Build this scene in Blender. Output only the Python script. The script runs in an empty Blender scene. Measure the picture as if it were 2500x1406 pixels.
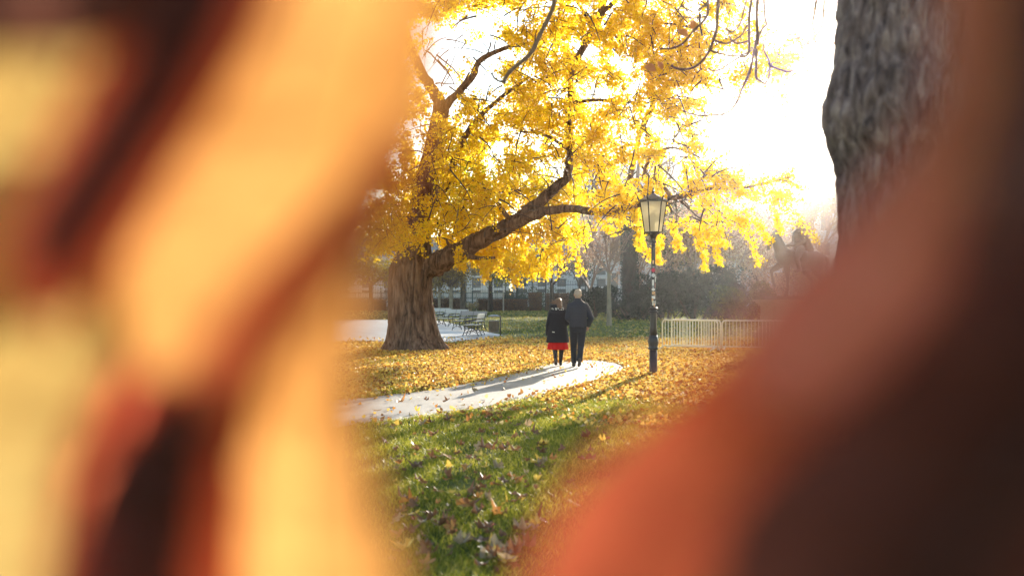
import bpy, bmesh, math, random
import numpy as np
from mathutils import Vector, Matrix, noise as mnoise

R = math.radians
rng = np.random.default_rng(7)
random.seed(7)
SC = bpy.context.scene
COL = SC.collection

# ------------------------------------------------------------------ camera, sky, sun, exposure
F = 2778.0           # focal length in photo pixels (2500 wide)
HOR = 735.0          # horizon row
CAMZ = 1.5
cam_d = bpy.data.cameras.new('camera')
cam_d.lens = F * 36.0 / 2500.0
cam_d.sensor_width = 36.0
cam_d.shift_y = (HOR - 703.0) / 2500.0
cam_d.clip_start = 0.01
cam_d.clip_end = 2000
cam_d.dof.use_dof = True
cam_d.dof.focus_distance = 29.0
cam_d.dof.aperture_fstop = 2.2
cam_d.dof.aperture_blades = 9
cam = bpy.data.objects.new('camera', cam_d)
cam.location = (0, 0, CAMZ)
cam.rotation_euler = (R(90), 0, 0)
COL.objects.link(cam)
SC.camera = cam

SUN_AZ = R(15.8)     # to the right of the view direction
SUN_EL = R(11.6)
SUN_STRENGTH = 5.0
SKY_STRENGTH = 0.11
EXPOSURE = 1.75
HAZE_DENSITY = 0.00021

world = bpy.data.worlds.new('World')
SC.world = world
world.use_nodes = True
wt = world.node_tree
bg = wt.nodes['Background']
sky = wt.nodes.new('ShaderNodeTexSky')
sky.sky_type = 'NISHITA'
sky.sun_disc = False
sky.sun_elevation = SUN_EL
sky.sun_rotation = SUN_AZ
sky.air_density = 1.0
sky.dust_density = 0.2
sky.ozone_density = 1.0
wt.links.new(sky.outputs[0], bg.inputs[0])
bg.inputs[1].default_value = SKY_STRENGTH

sun_d = bpy.data.lights.new('sun', 'SUN')
sun_d.energy = SUN_STRENGTH
sun_d.angle = R(0.53)
sun_d.color = (1.0, 0.88, 0.7)
sun = bpy.data.objects.new('sun', sun_d)
sdir = Vector((math.sin(SUN_AZ) * math.cos(SUN_EL), math.cos(SUN_AZ) * math.cos(SUN_EL), math.sin(SUN_EL)))
sun.rotation_euler = (-sdir).to_track_quat('-Z', 'Y').to_euler()
sun.location = sdir * 60
COL.objects.link(sun)

SC.view_settings.view_transform = 'Standard'
SC.view_settings.look = 'None'
SC.view_settings.gamma = 1.0
SC.view_settings.use_curve_mapping = False
SC.view_settings.exposure = EXPOSURE
SC.render.engine = 'CYCLES'
cy = SC.cycles
cy.use_denoising = True
try:
    cy.denoiser = 'OPENIMAGEDENOISE'
    cy.denoising_input_passes = 'RGB_ALBEDO_NORMAL'
    cy.denoising_prefilter = 'ACCURATE'
except Exception:
    pass
cy.max_bounces = 8
cy.diffuse_bounces = 4
cy.transmission_bounces = 5
cy.volume_bounces = 0
cy.caustics_reflective = False
cy.caustics_refractive = False
cy.sample_clamp_indirect = 6

# ------------------------------------------------------------------ helpers
def P(px, py, d):
    return Vector(((px - 1250.0) / F * d, d, CAMZ - (py - HOR) / F * d))

GY = [-1000, 30, 45, 60, 72, 111, 130, 400]
GZ = [0, 0, 0.09, 0.2, 0.26, 0.6, 0.62, 0.62]
def gz(y):
    return np.interp(y, GY, GZ)

def tag(o, label=None, cat=None, group=None, kind=None):
    if label: o['label'] = label
    if cat: o['category'] = cat
    if group: o['group'] = group
    if kind: o['kind'] = kind
    return o

def empty(name, loc, rz=0.0, label=None, cat=None, group=None):
    o = bpy.data.objects.new(name, None)
    o.empty_display_size = 0.2
    o.location = loc
    o.rotation_euler = (0, 0, rz)
    COL.objects.link(o)
    return tag(o, label, cat, group)

def mesh_np(name, V, Fc, mat, parent=None, smooth=False):
    """V (n,3) array; Fc (m,k) array with k = 3 or 4."""
    V = np.asarray(V, np.float32); Fc = np.asarray(Fc, np.int32)
    me = bpy.data.meshes.new(name)
    me.vertices.add(len(V)); me.vertices.foreach_set('co', V.ravel())
    m, k = Fc.shape
    me.loops.add(m * k); me.loops.foreach_set('vertex_index', Fc.ravel())
    me.polygons.add(m)
    me.polygons.foreach_set('loop_start', np.arange(0, m * k, k, dtype=np.int32))
    me.polygons.foreach_set('loop_total', np.full(m, k, np.int32))
    if smooth: me.polygons.foreach_set('use_smooth', np.ones(m, bool))
    me.update(calc_edges=True)
    if mat: me.materials.append(mat)
    o = bpy.data.objects.new(name, me)
    COL.objects.link(o)
    if parent: o.parent = parent
    return o

class MB:
    def __init__(self): self.v = []; self.f = []
    def add(self, vs, fs):
        b = len(self.v)
        self.v.extend([tuple(v) for v in vs]); self.f.extend([tuple(i + b for i in f) for f in fs])
        return self
    def box(self, c, s, rot=None):
        hx, hy, hz = s[0] / 2, s[1] / 2, s[2] / 2
        vs = [Vector((x, y, z)) for x in (-hx, hx) for y in (-hy, hy) for z in (-hz, hz)]
        if rot is not None: vs = [rot @ v for v in vs]
        c = Vector(c); vs = [v + c for v in vs]
        return self.add(vs, [(0, 1, 3, 2), (4, 6, 7, 5), (0, 4, 5, 1), (2, 3, 7, 6), (0, 2, 6, 4), (1, 5, 7, 3)])
    def tube(self, pts, radii, n=6, cap=True, sy=1.0):
        pts = [Vector(p) for p in pts]
        if not hasattr(radii, '__len__'): radii = [radii] * len(pts)
        m = len(pts); vs = []; fs = []
        t0 = (pts[1] - pts[0]).normalized()
        up = Vector((0, 0, 1)) if abs(t0.z) < 0.9 else Vector((1, 0, 0))
        u = t0.cross(up).normalized()
        for i, p in enumerate(pts):
            if i == 0: t = t0
            elif i == m - 1: t = (pts[i] - pts[i - 1]).normalized()
            else: t = (pts[i + 1] - pts[i - 1]).normalized()
            u = u - t * u.dot(t)
            if u.length < 1e-6: u = t.orthogonal()
            u.normalize(); w = t.cross(u)
            for k in range(n):
                a = 2 * math.pi * k / n
                vs.append(p + u * (math.cos(a) * radii[i]) + w * (math.sin(a) * radii[i] * sy))
        for i in range(m - 1):
            for k in range(n):
                a, b = i * n + k, i * n + (k + 1) % n
                fs.append((a, b, b + n, a + n))
        if cap:
            fs.append(tuple(range(n - 1, -1, -1))); fs.append(tuple((m - 1) * n + k for k in range(n)))
        return self.add(vs, fs)
    def lathe(self, prof, c=(0, 0, 0), n=16, flute=0.0, nf=0):
        vs = []; fs = []; m = len(prof)
        for (r, z) in prof:
            for k in range(n):
                a = 2 * math.pi * k / n
                rr = r * (1 + (flute * math.cos(nf * a) if nf else 0))
                vs.append((c[0] + rr * math.cos(a), c[1] + rr * math.sin(a), c[2] + z))
        for i in range(m - 1):
            for k in range(n):
                a, b = i * n + k, i * n + (k + 1) % n
                fs.append((a, b, b + n, a + n))
        fs.append(tuple(range(n - 1, -1, -1))); fs.append(tuple((m - 1) * n + k for k in range(n)))
        return self.add(vs, fs)
    def build(self, name, mat, parent=None, smooth=False):
        me = bpy.data.meshes.new(name)
        me.from_pydata(self.v, [], self.f); me.update()
        if smooth:
            me.polygons.foreach_set('use_smooth', np.ones(len(me.polygons), bool))
        if mat: me.materials.append(mat)
        o = bpy.data.objects.new(name, me); COL.objects.link(o)
        if parent: o.parent = parent
        return o

def bevel(o, w, seg=2):
    m = o.modifiers.new('bevel', 'BEVEL'); m.width = w; m.segments = seg; m.limit_method = 'ANGLE'
    return o

def copy_tree(o, parent=None):
    c = o.copy(); COL.objects.link(c)
    if parent: c.parent = parent
    for ch in list(o.children): copy_tree(ch, c)
    return c

# ---- organic bodies: overlapping tapered capsules fused by a voxel remesh into one surface
def capsule(mb, p0, r0, p1, r1, n=14, flat=None):
    p0, p1 = Vector(p0), Vector(p1); ax = p1 - p0
    L = ax.length
    if L < 1e-6: ax = Vector((0, 0, 1)); L = 1e-6
    t = ax.normalized(); u = t.orthogonal().normalized(); w = t.cross(u)
    rings = []
    for a in (80, 60, 35, 10): rings.append((-r0 * math.sin(R(a)), r0 * math.cos(R(a))))
    for a in (10, 35, 60, 80): rings.append((L + r1 * math.sin(R(a)), r1 * math.cos(R(a))))
    vs = []; fs = []
    for (s, r) in rings:
        for k in range(n):
            a = 2 * math.pi * k / n
            off = u * (math.cos(a) * r) + w * (math.sin(a) * r)
            if flat: off = Vector((off.x * flat[0], off.y * flat[1], off.z * flat[2]))
            vs.append(p0 + t * s + off)
    for i in range(len(rings) - 1):
        for k in range(n):
            a, b = i * n + k, i * n + (k + 1) % n
            fs.append((a, b, b + n, a + n))
    fs.append(tuple(range(n - 1, -1, -1))); fs.append(tuple((len(rings) - 1) * n + k for k in range(n)))
    mb.add(vs, fs)

def ellipsoid(mb, c, r, rot=None, n=16, m=10):
    vs = []; fs = []; c = Vector(c)
    for i in range(1, m):
        th = math.pi * i / m
        for k in range(n):
            a = 2 * math.pi * k / n
            v = Vector((r[0] * math.sin(th) * math.cos(a), r[1] * math.sin(th) * math.sin(a), r[2] * math.cos(th)))
            if rot: v = rot @ v
            vs.append(v + c)
    for i in range(m - 2):
        for k in range(n):
            a, b = i * n + k, i * n + (k + 1) % n
            fs.append((a, a + n, b + n, b))
    fs.append(tuple(range(n))); fs.append(tuple((m - 2) * n + k for k in range(n - 1, -1, -1)))
    mb.add(vs, fs)

def fuse(mb, name, voxel, mat, parent=None, smooth=3):
    o = mb.build(name + '_raw', None)
    m = o.modifiers.new('r', 'REMESH'); m.mode = 'VOXEL'; m.voxel_size = voxel
    if smooth:
        s = o.modifiers.new('s', 'SMOOTH'); s.factor = 0.5; s.iterations = smooth
    dg = bpy.context.evaluated_depsgraph_get()
    me = bpy.data.meshes.new_from_object(o.evaluated_get(dg))
    me.name = name
    bpy.data.objects.remove(o)
    me.polygons.foreach_set('use_smooth', np.ones(len(me.polygons), bool))
    me.materials.clear()
    if mat: me.materials.append(mat)
    r = bpy.data.objects.new(name, me); COL.objects.link(r)
    if parent: r.parent = parent
    return r

def loft(mb, secs, n=28):
    """secs: (cx, cy, z, rx, ry[, ripple, lobes, phase])"""
    vs = []; fs = []
    for s in secs:
        cx, cy_, z, rx, ry = s[:5]
        rip, lob, ph = (s[5], s[6], s[7]) if len(s) > 5 else (0, 0, 0)
        for k in range(n):
            a = 2 * math.pi * k / n
            q = 1 + rip * math.sin(lob * a + ph)
            vs.append((cx + rx * q * math.cos(a), cy_ + ry * q * math.sin(a), z))
    for i in range(len(secs) - 1):
        for k in range(n):
            a, b = i * n + k, i * n + (k + 1) % n
            fs.append((a, b, b + n, a + n))
    fs.append(tuple(range(n - 1, -1, -1))); fs.append(tuple((len(secs) - 1) * n + k for k in range(n)))
    mb.add(vs, fs)

# ------------------------------------------------------------------ materials
def new_mat(name):
    m = bpy.data.materials.new(name); m.use_nodes = True
    nt = m.node_tree
    return m, nt, nt.nodes['Principled BSDF'], nt.nodes['Material Output']

def nd(nt, typ, **kw):
    n = nt.nodes.new(typ)
    for k, v in kw.items(): setattr(n, k, v)
    return n

def ramp(nt, fac, stops, interp='LINEAR'):
    r = nt.nodes.new('ShaderNodeValToRGB'); r.color_ramp.interpolation = interp
    els = r.color_ramp.elements
    while len(els) < len(stops): els.new(0.5)
    for e, (p, c) in zip(els, stops):
        e.position = p; e.color = (c[0], c[1], c[2], 1)
    if fac is not None: nt.links.new(fac, r.inputs[0])
    return r.outputs[0]

def noise(nt, scale, detail=4, rough=0.55, vec=None, dist=0.0):
    n = nt.nodes.new('ShaderNodeTexNoise'); n.inputs['Scale'].default_value = scale
    n.inputs['Detail'].default_value = detail; n.inputs['Roughness'].default_value = rough
    n.inputs['Distortion'].default_value = dist
    if vec: nt.links.new(vec, n.inputs['Vector'])
    return n.outputs['Fac']

def coords(nt, scale=(1, 1, 1), kind='Object'):
    t = nt.nodes.new('ShaderNodeTexCoord'); mp = nt.nodes.new('ShaderNodeMapping')
    mp.inputs['Scale'].default_value = scale
    nt.links.new(t.outputs[kind], mp.inputs['Vector'])
    return mp.outputs[0]

def bump(nt, h, strength, dist, bsdf):
    b = nt.nodes.new('ShaderNodeBump'); b.inputs['Strength'].default_value = strength
    b.inputs['Distance'].default_value = dist
    nt.links.new(h, b.inputs['Height']); nt.links.new(b.outputs[0], bsdf.inputs['Normal'])

def simple(name, c1, c2=None, scale=6, rough=0.6, metal=0.0, spec=0.4, bmp=0.0, bscale=40, stretch=(1, 1, 1)):
    m, nt, b, out = new_mat(name)
    c2 = c2 or tuple(x * 0.75 for x in c1)
    v = coords(nt, stretch)
    col = ramp(nt, noise(nt, scale, 5, 0.6, v), [(0.3, c1), (0.7, c2)])
    nt.links.new(col, b.inputs['Base Color'])
    b.inputs['Roughness'].default_value = rough
    b.inputs['Metallic'].default_value = metal
    b.inputs['Specular IOR Level'].default_value = spec
    if bmp: bump(nt, noise(nt, bscale, 6, 0.6, v), bmp, 0.02, b)
    return m

def leafy(name, stops, trans=0.5, rough=0.55, spec=0.3, patch=None, core=None):
    """leaf material: one colour per leaf, part of the light passes through"""
    m, nt, b, out = new_mat(name)
    g = nd(nt, 'ShaderNodeNewGeometry')
    col = ramp(nt, g.outputs['Random Per Island'], stops)
    if patch:  # whole boughs that have turned less: a colour drift over metres
        mx = nd(nt, 'ShaderNodeMix', data_type='RGBA')
        f = ramp(nt, noise(nt, patch[1], 2, 0.5, coords(nt)), [(patch[2], (0, 0, 0)), (patch[3], (1, 1, 1))])
        if core:   # the inner boughs turn last
            ds = nd(nt, 'ShaderNodeVectorMath', operation='DISTANCE'); nt.links.new(coords(nt), ds.inputs[0]); ds.inputs[1].default_value = core[:3]
            mr = nd(nt, 'ShaderNodeMapRange'); nt.links.new(ds.outputs['Value'], mr.inputs[0])
            for q_, val in zip((1, 2, 3, 4), (core[3], core[4], 1.0, 0.0)): mr.inputs[q_].default_value = val
            mm = nd(nt, 'ShaderNodeMath', operation='MULTIPLY'); nt.links.new(f, mm.inputs[0]); nt.links.new(mr.outputs[0], mm.inputs[1]); f = mm.outputs[0]
        nt.links.new(f, mx.inputs['Factor']); nt.links.new(col, mx.inputs['A'])
        mx.inputs['B'].default_value = (*patch[0], 1); col = mx.outputs['Result']
    nt.links.new(col, b.inputs['Base Color'])
    b.inputs['Roughness'].default_value = rough; b.inputs['Specular IOR Level'].default_value = spec
    tr = nd(nt, 'ShaderNodeBsdfTranslucent'); nt.links.new(col, tr.inputs['Color'])
    mx = nd(nt, 'ShaderNodeMixShader'); mx.inputs[0].default_value = trans
    nt.links.new(b.outputs[0], mx.inputs[1]); nt.links.new(tr.outputs[0], mx.inputs[2])
    nt.links.new(mx.outputs[0], out.inputs['Surface'])
    return m

def bark(name, c1, c2, c3, sx=9, sz=1.6, strength=0.9, dist=0.04):
    m, nt, b, out = new_mat(name)
    v = coords(nt, (sx, sx, sz))
    n1 = noise(nt, 1.0, 8, 0.65, v, 0.6)
    v2 = coords(nt, (sx * .35, sx * .35, sx * .35))
    n2 = noise(nt, 1.0, 4, 0.6, v2)
    col = ramp(nt, n1, [(0.32, c1), (0.5, c2), (0.72, c3)])
    mx = nd(nt, 'ShaderNodeMix', data_type='RGBA', blend_type='MULTIPLY')
    mx.inputs['Factor'].default_value = 0.7
    nt.links.new(col, mx.inputs['A'])
    nt.links.new(ramp(nt, n2, [(0.3, (0.6, 0.6, 0.6)), (0.65, (1, 1, 1))]), mx.inputs['B'])
    nt.links.new(mx.outputs['Result'], b.inputs['Base Color'])
    b.inputs['Roughness'].default_value = 0.85; b.inputs['Specular IOR Level'].default_value = 0.2
    bump(nt, n1, strength, dist, b)
    return m

M = {}
M['ginkgo_bark'] = bark('ginkgo_bark', (0.025, 0.015, 0.012), (0.17, 0.108, 0.078), (0.36, 0.25, 0.185), 9, 1.4, 1.0, 0.09)
M['old_bark'] = bark('old_bark', (0.06, 0.04, 0.038), (0.25, 0.17, 0.155), (0.55, 0.41, 0.36), 22, 7, 1.0, 0.03)
M['grey_bark'] = bark('grey_bark', (0.05, 0.045, 0.04), (0.11, 0.1, 0.085), (0.17, 0.15, 0.13), 9, 3)
M['pale_bark'] = bark('pale_bark', (0.16, 0.14, 0.1), (0.26, 0.23, 0.17), (0.34, 0.31, 0.24), 9, 2)
M['dark_bark'] = bark('dark_bark', (0.02, 0.018, 0.018), (0.05, 0.045, 0.042), (0.09, 0.08, 0.07), 7, 2)
M['twig'] = simple('twig', (0.13, 0.09, 0.07), (0.2, 0.15, 0.12), 30, 0.7)
M['twig_dark'] = simple('twig_dark', (0.06, 0.04, 0.035), (0.1, 0.07, 0.06), 30, 0.7)
M['droop'] = simple('droop', (0.24, 0.16, 0.1), (0.16, 0.1, 0.065), 30, 0.8, 0, 0.15)
M['twig_red'] = simple('twig_red', (0.2, 0.13, 0.1), (0.28, 0.2, 0.16), 30, 0.7)
M['ginkgo_leaf'] = leafy('ginkgo_leaf', [(0.0, (0.7, 0.42, 0.022)), (0.3, (0.86, 0.6, 0.025)), (0.7, (0.9, 0.68, 0.028)), (0.92, (0.9, 0.71, 0.035)), (1.0, (0.58, 0.5, 0.025))],
                         0.72, 0.5, 0.25, ((0.5, 0.5, 0.035), 0.45, 0.42, 0.62), (2.2, 0.0, 4.6, 1.6, 3.6))
M['litter'] = leafy('litter', [(0.0, (0.14, 0.055, 0.02)), (0.18, (0.3, 0.12, 0.03)), (0.3, (0.5, 0.23, 0.036)), (0.5, (0.64, 0.4, 0.07)), (0.85, (0.69, 0.5, 0.13)), (1.0, (0.58, 0.46, 0.24))], 0.4, 0.55, 0.3)
M['lawn_leaf'] = leafy('lawn_leaf', [(0.0, (0.3, 0.2, 0.05)), (0.5, (0.45, 0.36, 0.1)), (1.0, (0.5, 0.42, 0.18))], 0.3, .8, .1)
M['grass'] = leafy('grass', [(0.0, (0.1, 0.125, 0.012)), (0.5, (0.23, 0.245, 0.02)), (0.8, (0.4, 0.37, 0.04)), (1.0, (0.54, 0.44, 0.12))], 0.5, 0.5, 0.3)
M['bush_leaf'] = leafy('bush_leaf', [(0.0, (0.012, 0.026, 0.024)), (0.6, (0.024, 0.043, 0.036)), (1.0, (0.046, 0.07, 0.05))], 0.2, 0.6, 0.2)
M['shrub_leaf'] = leafy('shrub_leaf', [(0.0, (0.05, 0.07, 0.04)), (0.6, (0.09, 0.11, 0.06)), (1.0, (0.15, 0.16, 0.1))], 0.3)
M['hedge_leaf'] = leafy('hedge_leaf', [(0.0, (0.06, 0.03, 0.022)), (0.5, (0.13, 0.065, 0.04)), (0.85, (0.2, 0.11, 0.05)), (1.0, (0.16, 0.14, 0.05))], 0.3)
M['olive_leaf'] = leafy('olive_leaf', [(0.0, (0.12, 0.08, 0.03)), (0.5, (0.22, 0.15, 0.04)), (1.0, (0.36, 0.26, 0.05))], 0.45)
M['lime_leaf'] = leafy('lime_leaf', [(0.0, (0.1, 0.12, 0.025)), (0.5, (0.24, 0.24, 0.04)), (1.0, (0.45, 0.36, 0.05))], 0.45)
M['green_leaf'] = leafy('green_leaf', [(0.0, (0.03, 0.05, 0.02)), (0.7, (0.07, 0.1, 0.035)), (1.0, (0.2, 0.2, 0.05))], 0.35)
M['russet_leaf'] = leafy('russet_leaf', [(0.0, (0.24, 0.13, 0.09)), (0.5, (0.42, 0.27, 0.19)), (1.0, (0.55, 0.4, 0.27))], 0.5)
M['beige_leaf'] = leafy('beige_leaf', [(0.0, (0.2, 0.15, 0.07)), (0.5, (0.34, 0.27, 0.13)), (1.0, (0.42, 0.34, 0.16))], 0.45)
M['iron'] = simple('iron', (0.012, 0.012, 0.014), (0.022, 0.02, 0.022), 20, 0.38, 0.0, 0.5)
M['rust_iron'] = simple('rust_iron', (0.03, 0.017, 0.016), (0.05, 0.026, 0.022), 8, 0.5, 0.0, 0.45)
M['green_iron'] = simple('green_iron', (0.02, 0.045, 0.045), (0.03, 0.06, 0.06), 8, 0.5)
M['galv'] = simple('galv', (0.82, 0.78, 0.66), (0.72, 0.68, 0.55), 30, 0.35, 0.1, 0.5)
M['white_slat'] = simple('white_slat', (0.5, 0.5, 0.47), (0.4, 0.4, 0.375), 14, 0.6, stretch=(1, 6, 6))
M['weathered_slat'] = simple('weathered_slat', (0.34, 0.33, 0.32), (0.24, 0.23, 0.23), 14, 0.7, stretch=(1, 6, 6))
M['bin_wood'] = simple('bin_wood', (0.09, 0.075, 0.06), (0.14, 0.115, 0.09), 8, 0.7, stretch=(8, 8, 1))
M['bin_metal'] = simple('bin_metal', (0.3, 0.3, 0.3), (0.2, 0.2, 0.2), 20, 0.4, 0.6)
M['bronze'] = simple('bronze', (0.2, 0.16, 0.11), (0.13, 0.11, 0.085), 3, 0.5, 0.1, 0.5, 0.3, 12)
M['stone'] = simple('stone', (0.42, 0.33, 0.22), (0.32, 0.25, 0.17), 4, 0.8, 0, 0.3, 0.3, 20)
M['coat'] = simple('coat', (0.012, 0.011, 0.016), (0.018, 0.017, 0.022), 60, 0.85, 0, 0.25, 0.2, 180)
M['jacket'] = simple('jacket', (0.022, 0.025, 0.036), (0.03, 0.033, 0.045), 60, 0.75, 0, 0.3, 0.2, 160)
M['trousers'] = simple('trousers', (0.014, 0.016, 0.022), (0.02, 0.022, 0.03), 60, 0.8, 0, 0.25, 0.2, 200)
M['skirt'] = leafy('skirt', [(0, (0.72, 0.014, 0.012)), (1, (0.72, 0.014, 0.012))], 0.35, 0.7, 0.2)
M['tights'] = simple('tights', (0.012, 0.011, 0.012), (0.018, 0.017, 0.018), 60, 0.7)
M['shoe'] = simple('shoe', (0.07, 0.045, 0.03), (0.045, 0.03, 0.022), 30, 0.55)
M['skin'] = simple('skin', (0.55, 0.32, 0.22), (0.48, 0.27, 0.19), 20, 0.5)
M['hair_brown'] = simple('hair_brown', (0.12, 0.06, 0.03), (0.2, 0.1, 0.05), 40, 0.5, 0, 0.5, 0.5, 80, (3, 3, 0.5))
M['hair_grey'] = simple('hair_grey', (0.45, 0.36, 0.27), (0.34, 0.26, 0.19), 40, 0.55, 0, 0.4, 0.5, 90)
M['facade'] = simple('facade', (0.62, 0.6, 0.56), (0.55, 0.53, 0.5), 0.4, 0.85)
M['facade_grey'] = simple('facade_grey', (0.5, 0.52, 0.54), (0.44, 0.46, 0.48), 0.3, 0.85)
M['facade_pink'] = simple('facade_pink', (0.6, 0.42, 0.38), (0.55, 0.38, 0.34), 0.3, 0.85)
M['roof'] = simple('roof', (0.16, 0.17, 0.17), (0.2, 0.2, 0.2), 0.6, 0.7)
M['window'] = simple('window', (0.08, 0.09, 0.1), (0.12, 0.13, 0.14), 0.4, 0.2, 0, 0.5)
M['post'] = simple('post', (0.36, 0.34, 0.3), (0.28, 0.26, 0.22), 10, 0.8)

# scarf: pale animal print on black
m, nt, b, out = new_mat('scarf')
n = nd(nt, 'ShaderNodeTexVoronoi'); n.inputs['Scale'].default_value = 22
nt.links.new(coords(nt), n.inputs['Vector'])
nt.links.new(ramp(nt, n.outputs['Distance'], [(0.42, (0.6, 0.57, 0.52)), (0.5, (0.015, 0.014, 0.016))]), b.inputs['Base Color'])
b.inputs['Roughness'].default_value = 0.85
M['scarf'] = m

# frosted lantern glass
m, nt, b, out = new_mat('frosted_glass')
b.inputs['Base Color'].default_value = (0.75, 0.7, 0.58, 1); b.inputs['Roughness'].default_value = 0.35
tr = nd(nt, 'ShaderNodeBsdfTranslucent')
nt.links.new(ramp(nt, noise(nt, 5, 3, 0.6, coords(nt)), [(0.3, (0.86, 0.8, 0.62)), (0.7, (0.95, 0.92, 0.8))]), tr.inputs['Color'])
tp_ = nd(nt, 'ShaderNodeBsdfTransparent'); tp_.inputs['Color'].default_value = (.95, .92, .84, 1)
mt2 = nd(nt, 'ShaderNodeMixShader'); mt2.inputs[0].default_value = 0.45
nt.links.new(tr.outputs[0], mt2.inputs[1]); nt.links.new(tp_.outputs[0], mt2.inputs[2])
mx = nd(nt, 'ShaderNodeMixShader'); mx.inputs[0].default_value = 0.85
nt.links.new(b.outputs[0], mx.inputs[1]); nt.links.new(mt2.outputs[0], mx.inputs[2]); nt.links.new(mx.outputs[0], out.inputs['Surface'])
M['frosted'] = m

# lawn soil with thatch and decayed leaf litter (the litter lies where the trees stand)
m, nt, b, out = new_mat('lawn')
v = coords(nt)
sep = nd(nt, 'ShaderNodeSeparateXYZ'); nt.links.new(v, sep.inputs[0])
def maprange(x, a, b_, c, d):
    q = nd(nt, 'ShaderNodeMapRange', interpolation_type='SMOOTHSTEP')
    for i, val in zip((1, 2, 3, 4), (a, b_, c, d)): q.inputs[i].default_value = val
    nt.links.new(x, q.inputs[0]); return q.outputs[0]
def mth(op, a, b_=None):
    q = nd(nt, 'ShaderNodeMath', operation=op)
    for i, val in enumerate((a, b_)):
        if val is None: continue
        if isinstance(val, (int, float)): q.inputs[i].default_value = val
        else: nt.links.new(val, q.inputs[i])
    return q.outputs[0]
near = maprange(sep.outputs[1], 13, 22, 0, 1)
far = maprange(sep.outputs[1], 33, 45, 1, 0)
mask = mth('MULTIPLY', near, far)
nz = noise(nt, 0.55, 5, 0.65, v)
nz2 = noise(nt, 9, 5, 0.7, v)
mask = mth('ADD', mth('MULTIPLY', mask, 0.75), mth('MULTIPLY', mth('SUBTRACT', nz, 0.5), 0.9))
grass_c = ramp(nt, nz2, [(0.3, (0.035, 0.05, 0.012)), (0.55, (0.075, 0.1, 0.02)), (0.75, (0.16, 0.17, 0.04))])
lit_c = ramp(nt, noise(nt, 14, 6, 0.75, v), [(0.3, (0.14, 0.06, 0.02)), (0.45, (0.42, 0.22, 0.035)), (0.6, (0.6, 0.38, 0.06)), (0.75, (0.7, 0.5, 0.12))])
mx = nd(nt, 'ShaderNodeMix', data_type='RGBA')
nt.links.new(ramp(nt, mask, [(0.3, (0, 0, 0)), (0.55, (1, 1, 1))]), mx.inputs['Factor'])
nt.links.new(grass_c, mx.inputs['A']); nt.links.new(lit_c, mx.inputs['B'])
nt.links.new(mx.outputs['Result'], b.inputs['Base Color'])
b.inputs['Roughness'].default_value = 1.0; b.inputs['Specular IOR Level'].default_value = 0.04
bump(nt, nz2, 0.8, 0.05, b)
M['lawn'] = m

# path: fine pale asphalt / compacted grit
m, nt, b, out = new_mat('path')
v = coords(nt)
a1 = ramp(nt, noise(nt, 1.2, 5, 0.6, v), [(0.3, (0.25, 0.235, 0.215)), (0.5, (0.34, 0.325, 0.3)), (0.7, (0.4, 0.38, 0.355))])
mx = nd(nt, 'ShaderNodeMix', data_type='RGBA', blend_type='MULTIPLY'); mx.inputs['Factor'].default_value = 0.5
nt.links.new(a1, mx.inputs['A'])
nt.links.new(ramp(nt, noise(nt, 90, 3, 0.7, v), [(0.35, (0.6, 0.6, 0.6)), (0.6, (1, 1, 1))]), mx.inputs['B'])
nt.links.new(mx.outputs['Result'], b.inputs['Base Color'])
b.inputs['Roughness'].default_value = 0.55; b.inputs['Specular IOR Level'].default_value = 0.5
bump(nt, noise(nt, 120, 4, 0.7, v), 0.35, 0.006, b)
M['path'] = m

# ------------------------------------------------------------------ ground and paths
xs = np.concatenate([np.linspace(-150, -30, 9), np.linspace(-25, 30, 23), np.linspace(40, 200, 9)])
ys = np.unique(np.concatenate([np.linspace(-12, 30, 22), np.array(GY[1:7]), np.linspace(33, 150, 40), np.linspace(160, 330, 10)]))
X, Y = np.meshgrid(xs, ys)
V = np.stack([X.ravel(), Y.ravel(), gz(Y.ravel())], 1)
nx, ny = len(xs), len(ys)
idx = np.arange(nx * ny).reshape(ny, nx)
Fq = np.stack([idx[:-1, :-1], idx[:-1, 1:], idx[1:, 1:], idx[1:, :-1]], -1).reshape(-1, 4)
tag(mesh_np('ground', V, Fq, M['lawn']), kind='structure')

def ground_pt(px, py):
    """point of the lawn seen at a photo pixel"""
    d = F * 1.5 / max(py - HOR, 3)
    for _ in range(12): d = F * (CAMZ - float(gz(d))) / max(py - HOR, 3)
    return Vector(((px - 1250) / F * d, d, 0))

def catmull(pts, n):
    pts = [Vector(p) for p in pts]; q = [pts[0]] + pts + [pts[-1]]
    out = []; m = len(pts) - 1
    for i in range(n):
        t = i / (n - 1) * m; k = min(int(t), m - 1); u = t - k
        a, b_, c, d = q[k], q[k + 1], q[k + 2], q[k + 3]
        out.append(0.5 * ((2 * b_) + (c - a) * u + (2 * a - 5 * b_ + 4 * c - d) * u * u + (3 * b_ - a - 3 * c + d) * u ** 3))
    return out

def ribbon(name, e1, e2, mat, n=70, lift=0.006):
    A = catmull([ground_pt(*p) for p in e1], n); B = catmull([ground_pt(*p) for p in e2], n)
    k = 9; V = []
    for i in range(n):
        for j in range(k):
            t = j / (k - 1); p = A[i].lerp(B[i], t)
            if j in (0, k - 1):
                w = 0.15 * (mnoise.noise(Vector((p.x * 1.7, p.y * 1.7, j))) + 0.6 * mnoise.noise(Vector((p.x * 6, p.y * 6, j))))
                p = p + (B[i] - A[i]).normalized() * w
            V.append((p.x, p.y, float(gz(p.y)) + lift))
    Fc = [(i * k + j, i * k + j + 1, (i + 1) * k + j + 1, (i + 1) * k + j) for i in range(n - 1) for j in range(k - 1)]
    return mesh_np(name, V, np.array(Fc), mat), A, B

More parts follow.
